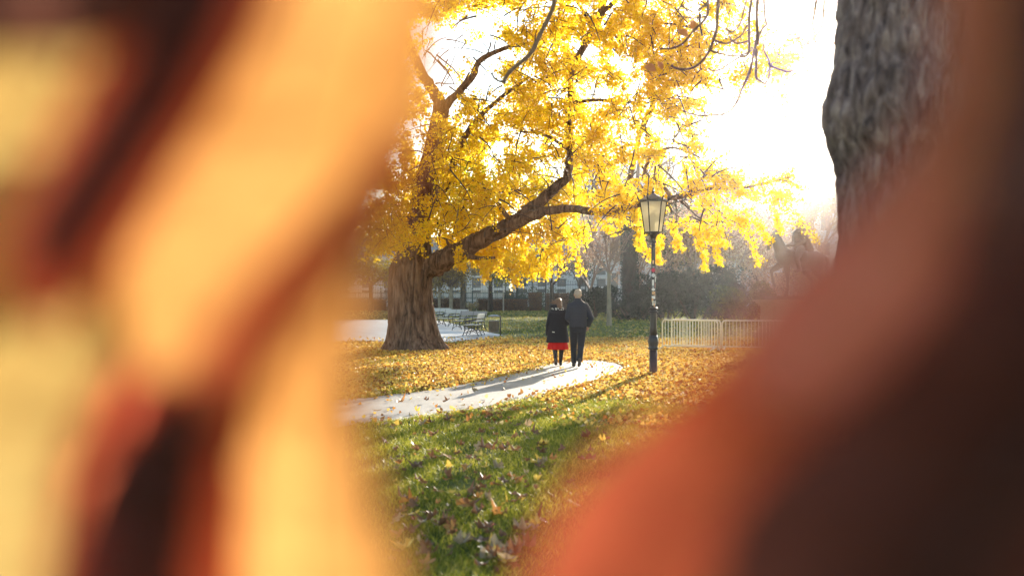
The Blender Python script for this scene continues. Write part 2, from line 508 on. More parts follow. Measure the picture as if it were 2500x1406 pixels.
path_lo = [(-900, 1170), (-300, 1130), (300, 1090), (700, 1058), (880, 1036), (1000, 1025), (1150, 1000), (1300, 969), (1430, 938), (1500, 914), (1522, 898), (1500, 886)]
path_up = [(-900, 1010), (-300, 997), (300, 985), (700, 980), (870, 973), (960, 964), (1100, 945), (1200, 925), (1285, 906), (1335, 891), (1395, 882), (1440, 879)]
o, PA, PB = ribbon('path', path_lo, path_up, M['path'], 110); tag(o, kind='structure')
o, QA, QB = ribbon('path', [(-300, 850), (300, 843), (700, 838), (870, 834), (960, 836), (1060, 836), (1130, 834), (1185, 826), (1230, 818)],
                   [(-300, 789), (300, 786), (700, 783), (870, 781), (960, 781), (1060, 782), (1110, 791), (1140, 799), (1165, 806)], M['path']); tag(o, kind='structure')
path_poly = np.array([(p.x, p.y) for p in PA] + [(p.x, p.y) for p in reversed(PB)])
plaza_poly = np.array([(p.x, p.y) for p in QA] + [(p.x, p.y) for p in reversed(QB)])

def inside(poly, x, y):
    res = np.zeros(len(x), bool); j = len(poly) - 1
    for i in range(len(poly)):
        xi, yi = poly[i]; xj, yj = poly[j]
        if yi != yj:
            c = ((yi > y) != (yj > y)) & (x < (xj - xi) * (y - yi) / (yj - yi) + xi)
            res ^= c
        j = i
    return res

# ------------------------------------------------------------------ leaf and blade clouds
def rand_rot(n, rg):
    q = rg.normal(size=(n, 4)); q /= np.linalg.norm(q, axis=1, keepdims=True)
    w, x, y, z = q.T
    return np.stack([np.stack([1 - 2 * (y * y + z * z), 2 * (x * y - z * w), 2 * (x * z + y * w)], -1),
                     np.stack([2 * (x * y + z * w), 1 - 2 * (x * x + z * z), 2 * (y * z - x * w)], -1),
                     np.stack([2 * (x * z - y * w), 2 * (y * z + x * w), 1 - 2 * (x * x + y * y)], -1)], 1)

FAN = np.array([(0, -0.5, 0), (0.5, 0.22, 0.1), (0.0, 0.5, -0.06), (-0.5, 0.22, 0.1)])
OVAL = np.array([(0, -0.5, 0), (0.24, 0.02, 0.06), (0.0, 0.5, -0.05), (-0.24, 0.02, 0.06)])

def leaf_cloud(name, pos, size, mat, parent=None, shape=FAN, flat=None, rg=rng, seed_rot=None):
    n = len(pos)
    if flat is None: Rm = rand_rot(n, rg)
    else:
        a = rg.uniform(0, 2 * np.pi, n); tx = rg.normal(0, flat, n); ty = rg.normal(0, flat, n)
        ca, sa = np.cos(a), np.sin(a); Z = np.zeros(n); O = np.ones(n)
        Rz = np.stack([np.stack([ca, -sa, Z], -1), np.stack([sa, ca, Z], -1), np.stack([Z, Z, O], -1)], 1)
        cx, sx = np.cos(tx), np.sin(tx)
        Rx = np.stack([np.stack([O, Z, Z], -1), np.stack([Z, cx, -sx], -1), np.stack([Z, sx, cx], -1)], 1)
        cy_, sy = np.cos(ty), np.sin(ty)
        Ry = np.stack([np.stack([cy_, Z, sy], -1), np.stack([Z, O, Z], -1), np.stack([-sy, Z, cy_], -1)], 1)
        Rm = Ry @ Rx @ Rz
    sh = shape[None] * np.asarray(size)[:, None, None]
    V = np.einsum('nij,nkj->nki', Rm, sh) + np.asarray(pos)[:, None, :]
    b = np.arange(n)[:, None] * 4
    Fc = np.concatenate([b + np.array([[0, 1, 2]]), b + np.array([[0, 2, 3]])], 1).reshape(-1, 3)
    return mesh_np(name, V.reshape(-1, 3), Fc, mat, parent)

def wedge(n, d0, d1, p0, p1, rg, power=1.0):
    """points of the lawn spread evenly by area between two depths and two view directions"""
    d = np.sqrt(rg.uniform(d0 ** 2, d1 ** 2, n)) if power == 1 else (rg.uniform(d0 ** power, d1 ** power, n)) ** (1 / power)
    px = rg.uniform(p0, p1, n)
    return (px - 1250) / F * d, d

# ginkgo litter and broken brown leaf on the lawn
xa_, ya_ = wedge(122000, 13.5, 44, 800, 1950, rng); xb_, yb_ = wedge(70000, 13.5, 44, -500, 3000, rng)
x1, y1 = np.concatenate([xa_, xb_]), np.concatenate([ya_, yb_])
r_ = rng.uniform(0, 1, len(x1))
patch = np.array([mnoise.noise(Vector((a * 0.5, b_ * 0.35, 3.1))) for a, b_ in zip(x1, y1)])
dens = np.clip((y1 - 11) / 9, 0.12, 1) * np.clip((46 - y1) / 14, 0, 1) * np.clip(0.62 + patch * 1.3, 0.08, 1)
dens = np.where((y1 < 19) & (x1 < 0.5), dens * 0.45, dens)
onp = inside(path_poly, x1, y1); onq = inside(plaza_poly, x1, y1)
edge_z = onp & ~(inside(path_poly, x1 - .3, y1) & inside(path_poly, x1 + .3, y1) & inside(path_poly, x1, y1 - .8) & inside(path_poly, x1, y1 + .8))
end_z = onp & (y1 > 25.2) & (x1 > 1.7)
dens = np.where(onp, np.where(edge_z, 0.07, 0.01), dens); dens = np.where(end_z, .05, dens); dens = np.where(onq, 0.02, dens)
k = r_ < dens
x1, y1 = x1[k], y1[k]; lift = rng.uniform(0.012, 0.05, len(x1))
o = leaf_cloud('fallen_leaves', np.stack([x1, y1, gz(y1) + lift], 1), rng.uniform(0.035, 0.08, len(x1)), M['litter'], None, FAN, 0.75)
tag(o, 'yellow and brown fallen leaves carpeting the lawn under the ginkgo', 'fallen leaves', kind='stuff')
x2, y2 = wedge(17000, 40, 108, 100, 2700, rng)
patch = np.array([mnoise.noise(Vector((a * 0.25, b_ * 0.12, 8.1))) for a, b_ in zip(x2, y2)])
k = (rng.uniform(0, 1, len(x2)) < np.clip(0.5 + patch, 0.12, 1)) & ~inside(plaza_poly, x2, y2)
x2, y2 = x2[k], y2[k]
o = leaf_cloud('fallen_leaves', np.stack([x2, y2, gz(y2) + rng.uniform(0.02, 0.06, len(x2))], 1), rng.uniform(0.1, 0.2, len(x2)), M['lawn_leaf'], None, FAN, 0.35)
tag(o, 'pale fallen leaves dotting the shaded far lawn', 'fallen leaves', kind='stuff')

# grass blades
def grass(n, d0, d1, p0, p1, h0, h1, w, power):
    x, y = wedge(n, d0, d1, p0, p1, rng, power)
    pt = np.array([mnoise.noise(Vector((a * 1.3, b_ * 1.3, 0))) for a, b_ in zip(x, y)])
    k = (~inside(path_poly, x, y)) & (~inside(plaza_poly, x, y)) & (rng.uniform(0, 1, n) < 0.75 + pt)
    x, y, pt = x[k], y[k], pt[k]; n = len(x)
    h = rng.uniform(h0, h1, n) * (1 + 0.5 * pt); a = rng.uniform(0, 2 * np.pi, n); ln = rng.uniform(0.1, 0.9, n)
    b = rng.uniform(0, 2 * np.pi, n)
    base = np.stack([x, y, gz(y) - 0.005], 1)
    wv = np.stack([np.cos(a), np.sin(a), np.zeros(n)], 1) * (w * rng.uniform(0.6, 1.3, n))[:, None]
    dirv = np.stack([np.cos(b) * ln, np.sin(b) * ln, np.ones(n)], 1); dirv /= np.linalg.norm(dirv, axis=1, keepdims=True)
    mid = base + dirv * (h * 0.55)[:, None]
    tip = base + dirv * h[:, None] + np.stack([np.cos(b), np.sin(b), -0.3 * np.ones(n)], 1) * (h * 0.25)[:, None]
    V = np.stack([base - wv, base + wv, mid + wv * 0.75, tip, mid - wv * 0.75], 1).reshape(-1, 3)
    i = np.arange(n)[:, None] * 5
    Fc = np.concatenate([i + np.array([[0, 1, 2]]), i + np.array([[0, 2, 4]]), i + np.array([[4, 2, 3]])], 1).reshape(-1, 3)
    return V, Fc
Va, Fa = grass(105000, 5.6, 17, 860, 1700, 0.035, 0.085, 0.0035, 1.35)
Vd, Fd = grass(80000, 5.2, 22, -500, 3000, 0.04, 0.09, 0.006, 1.4)
Vb, Fb = grass(45000, 17, 42, 860, 1850, 0.04, 0.08, 0.007, 1.5)
Vc, Fc_ = grass(22000, 42, 108, 1000, 1900, 0.06, 0.1, 0.018, 1.5)
V = np.concatenate([Va, Vb, Vc, Vd]); Fx = np.concatenate([Fa, Fb + len(Va), Fc_ + len(Va) + len(Vb), Fd + len(Va) + len(Vb) + len(Vc)])
tag(mesh_np('grass', V, Fx, M['grass']), 'short green lawn grass between the fallen leaves', 'grass', kind='stuff')

# ------------------------------------------------------------------ ginkgo
T = 34.3
gb = P(1005, 857, T); gb.z = 0
gink = empty('ginkgo_tree', gb, 0, 'huge golden ginkgo with furrowed trunk and long low limb over the path', 'tree')
def loc(v): return Vector(v) - gb
PPM = F / T

def trunk_mesh(secs, nA, nZ, ridges, amp, seed, flare=None):
    """secs: (cx, cy, z, r); furrowed surface; returns V,F"""
    zs = [s[2] for s in secs]
    V = []
    for i in range(nZ):
        t = i / (nZ - 1); z = zs[0] + (zs[-1] - zs[0]) * t
        cx = np.interp(z, zs, [s[0] for s in secs]); cy_ = np.interp(z, zs, [s[1] for s in secs]); r = np.interp(z, zs, [s[3] for s in secs])
        for k in range(nA):
            a = 2 * math.pi * k / nA
            c, s_ = math.cos(a), math.sin(a)
            tw = mnoise.noise(Vector((z * 0.8, seed, c))) * 0.25
            q = Vector((math.cos(a + tw) * ridges, math.sin(a + tw) * ridges, z * 1.3 + seed))
            f = mnoise.noise(q) + 0.5 * mnoise.noise(q * 2.3)
            f = 1 - abs(f) * 1.7
            big = mnoise.noise(Vector((c * 1.6, s_ * 1.6, z * 0.5 + seed * 3))) * 0.10
            fl = 0.0
            if flare:
                fz = math.exp(-(z - zs[0]) / flare[0])
                fl = fz * flare[1] * (0.45 + 0.55 * math.cos(a * 5 + seed + 1.4 * math.sin(a))) 
            rr = r * (1 + big + fl + amp * f)
            V.append((cx + rr * c, cy_ + rr * s_, z))
    Fc = []
    for i in range(nZ - 1):
        for k in range(nA):
            a, b_ = i * nA + k, i * nA + (k + 1) % nA
            Fc.append((a, b_, b_ + nA, a + nA))
    return np.array(V), np.array(Fc)

def tz(py): return CAMZ + (HOR - py) / PPM
def tx(px): return (px - 1250) / PPM - gb.x
secs = [(tx(1018), 0, -0.15, 0.92), (tx(1014), 0, 0.12, 0.84), (tx(1010), 0, tz(825), 0.76), (tx(1007), 0, tz(790), 0.70), (tx(1003), 0, tz(740), 0.655), (tx(1002), 0, tz(690), 0.64),
        (tx(1004), 0, tz(650), 0.62), (tx(1012), 0, tz(610), 0.48), (tx(1020), 0, tz(560), 0.37), (tx(1030), 0, tz(510), 0.36), (tx(1040), 0.1, tz(440), 0.34), (tx(1058), 0.2, tz(360), 0.29), (tx(1076), 0.3, tz(255), 0.23)]
V, Fq = trunk_mesh(secs, 160, 150, 7.5, 0.075, 1.7, (0.32, 0.46))
mesh_np('trunk', V, Fq, M['ginkgo_bark'], gink, True)

def limb(pts, name='limb', mat=None, n=14, rough=0.06, parent=gink, base=gb, sub=5):
    """pts: (px, py, depth, radius px)"""
    w = [P(a, b_, d) - base for a, b_, d, r in pts]; rad = [r * d / F for a, b_, d, r in pts]
    m = (len(pts) - 1) * sub + 1
    W = catmull(w, m); Rr = [np.interp(i / sub, range(len(rad)), rad) for i in range(m)]
    for i, p in enumerate(W):
        if 0 < i < m - 1: p += Vector([mnoise.noise(Vector((i * 0.9 + j * 7, W[0].x, W[0].z))) * Rr[i] * 0.35 for j in range(3)])
    mb = MB(); mb.tube(W, Rr, n)
    me_v = mb.v
    if rough:
        for i in range(m):
            for k in range(n):
                v = Vector(me_v[i * n + k]); c = W[i]; d = v - c
                a = 2 * math.pi * k / n
                f = mnoise.noise(Vector((math.cos(a) * 3.2, math.sin(a) * 3.2, i * 0.35 + W[0].x)))
                me_v[i * n + k] = tuple(c + d * (1 + rough * 2.2 * f))
    return mb.build(name, mat or M['ginkgo_bark'], parent, True), W

LIMBS = [
    [(1010, 672, 34.4, 14), (1035, 656, 34.2, 27), (1060, 645, 33.95, 28), (1090, 630, 33.8, 26), (1150, 598, 33.5, 23), (1220, 562, 33, 20), (1258, 543, 32.8, 18), (1300, 508, 32.6, 15), (1345, 468, 32.4, 13), (1382, 434, 32.3, 11), (1390, 390, 32.2, 9), (1394, 345, 32, 7), (1388, 280, 31.9, 6), (1400, 170, 31.9, 7), (1440, 88, 31.9, 9), (1466, 38, 31.8, 10), (1480, -40, 31.8, 11), (1500, -130, 31.8, 9)],
    [(1235, 556, 32.9, 14), (1300, 527, 32.3, 12), (1350, 513, 31.8, 10.5), (1400, 509, 31.4, 9.5), (1460, 518, 30.4, 9), (1520, 514, 29.4, 8), (1580, 492, 28.4, 7), (1640, 484, 27.6, 6), (1720, 462, 26.6, 4), (1820, 458, 25.6, 3), (1930, 432, 25, 1.5)],
    [(1076, 262, 34.3, 17), (1060, 225, 34.3, 14), (1030, 180, 34.2, 12), (985, 70, 34, 10), (940, -80, 34, 8)],
    [(1070, 275, 34.4, 14), (1110, 235, 34.2, 9), (1155, 185, 34, 8), (1168, 152, 33.9, 7), (1205, 130, 33.8, 6), (1246, 114, 33.7, 5), (1310, 105, 33.6, 3)],
    [(1030, 535, 34.0, 18), (1062, 490, 33.4, 14), (1092, 445, 33, 11), (1112, 385, 32.8, 9), (1150, 310, 32.6, 7), (1215, 245, 32.5, 5), (1290, 190, 32.5, 3)],
    [(1520, 514, 29.4, 6), (1540, 425, 30, 6), (1560, 335, 31.2, 6.5), (1578, 290, 31.2, 8), (1594, 252, 31.2, 7), (1590, 190, 31.2, 5), (1594, 150, 31.2, 4), (1612, 112, 31.3, 3.5), (1650, 60, 31.3, 2)],
    [(1592, 258, 31.2, 5), (1612, 225, 31.4, 6), (1640, 208, 31.6, 4.5), (1700, 203, 31.8, 3), (1780, 222, 32, 1.5)],
    [(1700, 470, 26.8, 5), (1645, 483, 27.4, 6), (1620, 456, 27.4, 5), (1593, 432, 27.4, 3)],
    [(1568, 440, 28.6, 3), (1576, 410, 28.2, 4), (1588, 384, 27.9, 4.5), (1612, 368, 27.6, 4), (1650, 362, 27.2, 3), (1710, 385, 26.6, 2)],
    [(1250, 545, 32.8, 7), (1232, 520, 32.6, 6), (1215, 495, 32.5, 3.5)],
    [(1115, 607, 33.6, 6), (1096, 598, 33.2, 4), (1090, 583, 33.1, 2.5)],
    [(1130, 622, 33.5, 9), (1165, 630, 33, 5), (1208, 629, 32.6, 3)],
    [(1394, 370, 32, 5), (1330, 330, 32.5, 3.5), (1270, 322, 33, 2)],
    [(1400, 250, 31.9, 5), (1460, 245, 31.8, 4), (1540, 250, 31.5, 3.5), (1578, 262, 31.3, 3)],
    [(1470, 30, 31.8, 7), (1500, 5, 31.6, 6), (1530, -30, 31.5, 5)],
    [(1450, 70, 31.9, 5), (1425, 30, 31.8, 4), (1400, -10, 31.7, 3)],
]
for L in LIMBS: limb(L, n=14 if L[0][3] > 8 else 8)

# crown: drooping sprays, each a twig with clusters of fan leaves
LOX = [600, 850, 930, 970, 1000, 1030, 1060, 1110, 1170, 1230, 1260, 1300, 1340, 1380, 1430, 1480, 1530, 1580, 1640, 1700, 1760, 1800, 1850, 1900, 1950]
LOY = [520, 590, 600, 600, 595, 590, 610, 625, 640, 655, 660, 650, 645, 620, 560, 530, 545, 560, 560, 575, 565, 550, 530, 500, 450]
def in_crown(px, py):
    ok = py < np.interp(px, LOX, LOY)
    up = np.interp(px, [1700, 1760, 1830, 1950], [330, 380, 425, 420])
    top = np.interp(px, [1690, 1760, 1850, 1920], [330, 220, 190, 160])
    ok &= (px < 1700) | (py > up) | (py < top)
    return ok & (px > 420) & (px < 1940)
HOLES = [(1658, 478, 34, 42, .8), (1035, 320, 40, 70, .7), (1040, 120, 60, 90, .8), (1150, 90, 90, 75, .93), (1090, 160, 60, 130, .9), (1230, 30, 60, 30, .8), (1285, 45, 60, 30, .85), (1195, 200, 60, 28, .85), (1320, 340, 60, 28, .75), (1420, 95, 45, 28, .85), (1770, 300, 80, 60, .75), (1700, 275, 50, 20, .6),
         (1440, 190, 25, 18, .7), (1490, 300, 30, 18, .6), (1160, 285, 40, 20, .6), (1860, 60, 50, 80, .55), (1880, 300, 60, 90, .9), (1270, 260, 30, 16, .6), (1530, 400, 25, 15, .5)]
def spray_nodes(start, dirv, length, n, rg):
    """points along a drooping twig"""
    p = np.array(start, float); d = np.array(dirv, float); d /= np.linalg.norm(d)
    out = [p.copy()]; st = length / n
    for i in range(n):
        d = d + np.array([rg.normal(0, .12), rg.normal(0, .12), -0.10 + rg.normal(0, .08)]); d /= np.linalg.norm(d)
        p = p + d * st; out.append(p.copy())
    return np.array(out)
def fringe_depth(px): return np.interp(px, [1380, 1430, 1600, 1800, 1950], [31.6, 31.0, 28.0, 25.6, 25.0])
leaf_pos = []; twigs = MB()
n_s = 0; tries = 0
LP = np.array([(1040, 650), (1090, 630), (1150, 598), (1220, 562), (1258, 543), (1300, 508), (1345, 468), (1382, 434), (1395, 345)], float); LP2 = np.array([(1258, 543), (1300, 527), (1350, 513), (1405, 509)], float)
def near_line(px, py):
    return min(min(np.hypot(L[:, 0] - px, L[:, 1] - py + (18 if py < 600 else 0)) for L in (Q,)).min() for Q in (np.concatenate([np.linspace(a, b_, 6) for a, b_ in zip(A_[:-1], A_[1:])]) for A_ in (LP, LP2)))
while n_s < 4600 and tries < 60000:
    tries += 1
    r0 = rng.uniform()
    px = rng.uniform(860, 1940) if r0 < 0.88 else rng.uniform(420, 1000)
    py = rng.uniform(-60, 660) if rng.uniform() < 0.9 else rng.uniform(-420, -60)
    if not in_crown(np.array(px), np.array(py)): continue
    gap = mnoise.noise(Vector((px / 62, py / 48, 2.2))) + .5 * mnoise.noise(Vector((px / 26, py / 22, 5.2)))
    rej = 1 if gap < (-.26 if px < 1430 else (.0 if py < 420 else .12)) else 0
    if px > 1430 and py > 470 and rng.uniform() < .35: rej = 1
    for (hx, hy, rx, ry, pr) in HOLES:
        if ((px - hx) / rx) ** 2 + ((py - hy) / ry) ** 2 < 1 and rng.uniform() < pr: rej = 1
    if rej: continue
    half = 3.4 if px < 1430 else 1.1
    cd = float(fringe_depth(px)) + (1.6 if px < 1430 else 0)
    d = cd + rng.uniform(-half, half)
    if px < 1060 and py > 330: d = rng.choice([rng.uniform(29, 32.5), rng.uniform(36, 40)], p=[.25, .75] if px > 985 else [.5, .5])
    if px < 1420 and py > 330 and near_line(px, py) < 74: d = rng.uniform(34.8, 38.5)
    s = P(px, py, d)
    out = np.array([s.x - gb.x, s.y - gb.y, 0.0]); out /= (np.linalg.norm(out) + 1e-6)
    dv = out * 0.9 + rng.normal(0, .7, 3) + np.array([0, 0, -0.12])
    L_ = rng.uniform(0.4, 1.0)
    N = spray_nodes(s - Vector(dv).normalized() * L_ * .5, dv, L_, 8, rng)
    leaf_pos.append(N[1:])
    if n_s % 2 == 0: twigs.tube([Vector(v) - gb for v in N[::2]], [0.014, 0.011, 0.008, 0.006, 0.004], 3, False)
    n_s += 1
HANG = [[(1372, 540), (1395, 600), (1418, 664)], [(1870, 468), (1915, 508), (1958, 546), (1997, 582)], [(1812, 530), (1832, 585), (1852, 642)],
        [(1690, 560), (1712, 612), (1720, 655)], [(1548, 520), (1562, 560), (1560, 602)], [(1840, 448), (1895, 440), (1940, 424)], [(1640, 540), (1652, 580), (1655, 606)],
        [(1885, 110), (1900, 180), (1915, 252)], [(1240, 640), (1256, 670), (1262, 690)], [(955, 470), (980, 530), (1003, 584)], [(965, 440), (975, 500), (970, 545)], [(1888, 490), (1898, 535), (1906, 568)],
        [(1335, 610), (1332, 650), (1328, 678)], [(1600, 560), (1608, 590), (1606, 615)], [(1300, 620), (1290, 650), (1295, 672)], [(1190, 640), (1185, 662), (1180, 680)], [(1755, 560), (1750, 605), (1756, 640)],
        [(1440, 500), (1470, 540), (1498, 570)], [(1780, 190), (1840, 170), (1890, 150)], [(1845, 540), (1862, 560), (1880, 590)], [(1120, 610), (1125, 640), (1130, 655)], [(1700, 560), (1735, 590), (1780, 600)],
        [(1870, 150), (1910, 155), (1960, 138)], [(1560, 590), (1590, 625), (1612, 640)]]
for H in HANG:
    dd = float(fringe_depth(np.mean([h_[0] for h_ in H]))) + rng.uniform(-1.2, .4)
    for rep in range(3):
        c = catmull([P(a + rng.normal(0, 5), b_ + rng.normal(0, 4), dd + rng.normal(0, .25)) for a, b_ in H], 16)
        leaf_pos.append(np.array([tuple(v) for v in c]))
    twigs.tube([v - gb for v in c[::3]], 0.006, 3, False)
nodes = np.concatenate(leaf_pos)
per = 6
pos = np.repeat(nodes, per, 0)
pos = pos + rng.normal(0, 1, pos.shape) * 0.064 * np.clip(pos[:, 1:2] / 33, .7, 1.05)
# a looser outer haze of single leaves
ppx = (pos[:, 0] / pos[:, 1] * F + 1250); ppy = HOR - (pos[:, 2] - CAMZ) / pos[:, 1] * F
leaf_cloud('crown', pos - np.array(gb), rng.uniform(0.055, 0.1, len(pos)) * np.clip(pos[:, 1] / 33, .7, 1.05), M['ginkgo_leaf'], gink)
print('ginkgo leaves', len(pos))
# twigs that show dark through the leaves
for i in range(420):
    px = rng.uniform(1030, 1760); py = rng.uniform(-20, 600)
    if not in_crown(np.array(px), np.array(py)): continue
    d = float(fringe_depth(px)) + rng.uniform(-1.6, .8); s = P(px, py, d) - gb
    N = spray_nodes(s, rng.normal(0, 1, 3) + np.array([0.4, 0, -.1]), rng.uniform(0.4, 1.3), 6, rng)
    twigs.tube([Vector(v) for v in N], np.linspace(0.02, 0.006, 7) * rng.uniform(.6, 1.3), 4, False)
twigs.build('twigs', M['twig_dark'], gink)

# ------------------------------------------------------------------ near trunk on the right with drooping bare branches
D0 = 4.5
ob = P(2290, 735, D0); ob.z = 0
old = empty('old_tree', ob, 0, 'thick dark rough-barked trunk close by at the right with bare drooping branches', 'tree')
EDGE = [(1.62, 2075), (1.75, 2065)]  # left silhouette, photo px by row
rows = [(-260, 2062), (0, 2050), (100, 2045), (180, 2032), (250, 2015), (290, 2010), (330, 2020), (400, 2044), (480, 2052), (600, 2050), (800, 2040), (1200, 2010), (1900, 1950)]
PP = F / D0
sec = []
for (py, lx) in reversed(rows):
    z = CAMZ + (HOR - py) / PP
    right = 2530.0 if py < 900 else 2560
    c = (lx + right) / 2; r = (right - lx) / 2 / PP
    sec.append(((c - 1250) / PP - ob.x, 0, z, r))
sec = [(sec[0][0], 0, -0.1, sec[0][3])] + [s for s in sec if s[2] > 0.02]
sec.append((sec[-1][0] + 0.03, 0.1, 5.6, sec[-1][3] * 0.9))
def plated(secs, nA, nZ):
    zs = [s[2] for s in secs]; V = []
    for i in range(nZ):
        z = zs[0] + (zs[-1] - zs[0]) * i / (nZ - 1)
        cx = np.interp(z, zs, [s[0] for s in secs]); cy_ = np.interp(z, zs, [s[1] for s in secs]); r = np.interp(z, zs, [s[3] for s in secs])
        for k in range(nA):
            a = 2 * math.pi * k / nA; c, s_ = math.cos(a), math.sin(a)
            q = Vector((c * 5.6, s_ * 5.6, z * 3.4)) * 1.25; q += Vector((mnoise.noise(q * 1.5), mnoise.noise(q * 1.5 + Vector((9, 0, 0))), 0)) * 0.5
            ds, _ = mnoise.voronoi(q * 1.35)
            plate = min(1.0, (ds[1] - ds[0]) * 2.6)
            rg_ = 1 - abs(mnoise.noise(Vector((c * 6, s_ * 6, z * 2.2)))) * 1.6
            f = 0.03 * plate + 0.022 * rg_ + 0.008 * mnoise.noise(Vector((c * 22, s_ * 22, z * 16)))
            rr = r + f - 0.045
            V.append((cx + rr * c, cy_ + rr * s_, z))
    Fc = [(i * nA + k, i * nA + (k + 1) % nA, (i + 1) * nA + (k + 1) % nA, (i + 1) * nA + k) for i in range(nZ - 1) for k in range(nA)]
    return np.array(V), np.array(Fc)
V, Fq = plated(sec, 150, 190)
mesh_np('trunk', V, Fq, M['old_bark'], old, True)

# drooping branches (this tree's, hanging in from above the frame)
def hang(pts, d, r0, r1, name='branch', n=6):
    w = [P(a, b_, d + 0.02 * i) - ob for i, (a, b_) in enumerate(pts)]
    m = (len(pts) - 1) * 5 + 1
    W = catmull(w, m)
    for i, p in enumerate(W):
        if 0 < i < m - 1:
            q = Vector((p.x * 5, p.z * 5, d)); p += Vector((mnoise.noise(q), mnoise.noise(q + Vector((5, 5, 5))), mnoise.noise(q + Vector((9, 1, 2))))) * 0.012
    rad = [r0 + (r1 - r0) * i / (m - 1) for i in range(m)]
    rad = [r * (1.0 + 0.28 * max(0, math.sin(i * 1.9)) ** 6) for i, r in enumerate(rad)]
    rad[-1] *= 1.5; rad[-2] *= 1.5   # swollen end bud
    return MB().tube(W, rad, n).build(name, M['droop'], old, True)
dB = 9.0; px2m = dB / F
BR = [
    ([(1362, -60), (1352, 10), (1325, 75), (1300, 125), (1268, 155), (1240, 180), (1228, 204)], 4.6, 3.0),
    ([(1236, 196), (1222, 200), (1208, 192), (1200, 178)], 2.6, 1.4),
    ([(1735, -60), (1728, 0), (1724, 40), (1690, 80), (1665, 108), (1640, 120), (1612, 120)], 3.0, 1.6),
    ([(1752, -60), (1752, 0), (1750, 60), (1742, 95), (1730, 125), (1712, 152), (1690, 166), (1660, 168), (1640, 160)], 3.2, 1.6),
    ([(1732, 122), (1752, 130), (1790, 136), (1830, 128), (1836, 115)], 2.2, 1.2),
    ([(1724, 40), (1700, 45), (1680, 42), (1655, 38)], 1.9, 1.1),
    ([(1726, 8), (1705, 25), (1690, 28), (1662, 12)], 1.9, 1.0),
    ([(1742, 96), (1760, 104), (1780, 106), (1810, 90), (1826, 62)], 2.0, 1.1),
    ([(1840, -60), (1836, 0), (1830, 45), (1828, 90), (1826, 130), (1806, 140), (1780, 158), (1750, 175), (1730, 168)], 3.0, 1.3),
    ([(1850, -60), (1848, 20), (1850, 70), (1844, 110), (1836, 150), (1826, 185), (1810, 220), (1795, 255), (1770, 277), (1720, 284), (1690, 278), (1668, 270)], 3.2, 1.4),
    ([(1862, -60), (1866, 10), (1868, 45), (1872, 60), (1864, 68), (1854, 85), (1848, 110)], 2.6, 1.6),
    ([(1846, 120), (1845, 160), (1846, 190), (1858, 200), (1870, 204), (1880, 180), (1878, 150), (1864, 120), (1868, 90)], 2.6, 1.2),
    ([(1832, -60), (1820, 10), (1810, 60), (1790, 80), (1772, 70)], 2.2, 1.1),
    ([(1828, 100), (1800, 108), (1785, 95), (1780, 80)], 1.8, 1.0),
    ([(1878, 156), (1890, 165), (1925, 176), (1945, 165), (1960, 125)], 2.0, 1.2),
    ([(1995, -40), (1990, 30), (1984, 60), (1988, 85), (1978, 110), (1960, 92), (1930, 96), (1905, 82), (1890, 64)], 2.6, 1.2),
    ([(2012, -40), (2010, 40), (2002, 72), (1990, 92), (1992, 130), (1980, 160), (1962, 185), (1945, 210), (1940, 235), (1930, 262), (1916, 290)], 2.4, 1.5),
    ([(1980, 100), (1960, 112), (1930, 115), (1905, 100), (1890, 92)], 1.8, 1.0),
    ([(1990, 100), (2005, 112), (2020, 116), (2030, 92)], 1.8, 1.0),
    ([(1995, 20), (1970, 22), (1940, 30), (1905, 34), (1890, 22)], 1.8, 1.0),
    ([(2008, 30), (2020, 24), (2040, 28), (2056, 28)], 1.6, 1.0),
    ([(1830, 230), (1812, 290), (1790, 300), (1760, 280)], 1.3, 0.8),
    ([(1985, 108), (1970, 130), (1950, 95), (1938, 70)], 1.4, 0.8),
    ([(1940, 262), (1960, 272), (1985, 290), (1998, 296)], 1.3, 0.8),
]
for pts, r0, r1 in BR:
    hang(pts, dB + random.uniform(-0.5, 0.5), r0 * px2m * 1.35, r1 * px2m * 1.5)
# last dead leaves still hanging from those branches
m_dead = leafy('dead_leaf', [(0, (0.62, 0.28, 0.08)), (1, (0.72, 0.38, 0.12))], 0.6)
def curled(name, c, size, rot, mat, parent, curl=0.5):
    n, k = 9, 5; vs = []; fs = []
    for i in range(n):
        t = i / (n - 1); w = math.sin(math.pi * (t ** 0.8)) * 0.27 + 0.01
        for j in range(k):
            s = (j / (k - 1) - 0.5) * 2
            vs.append(rot @ Vector((s * w, t - 0.5, abs(s) ** 1.5 * w * curl + 0.18 * math.sin(t * 3.1) + 0.03 * math.sin(9 * t + 4 * s))) * size + c)
    fs = [(i * k + j, i * k + j + 1, (i + 1) * k + j + 1, (i + 1) * k + j) for i in range(n - 1) for j in range(k - 1)]
    o = MB().add(vs, fs).build(name, mat, parent, True)
    sm = o.modifiers.new('thick', 'SOLIDIFY'); sm.thickness = size * 0.02
    return o
for (a, b_, s) in [(1588, 168, 0.11), (1612, 160, .07), (1668, 82, .1), (1692, 62, .09), (2048, 56, .06), (2040, 108, .05), (2028, 184, .04), (1944, 100, .04)]:
    curled('dead_leaf', P(a, b_, 8.6) - ob, s, Matrix.Rotation(random.uniform(-1.4, 1.4), 3, 'Y') @ Matrix.Rotation(random.uniform(0.9, 1.7), 3, 'X'), m_dead, old)

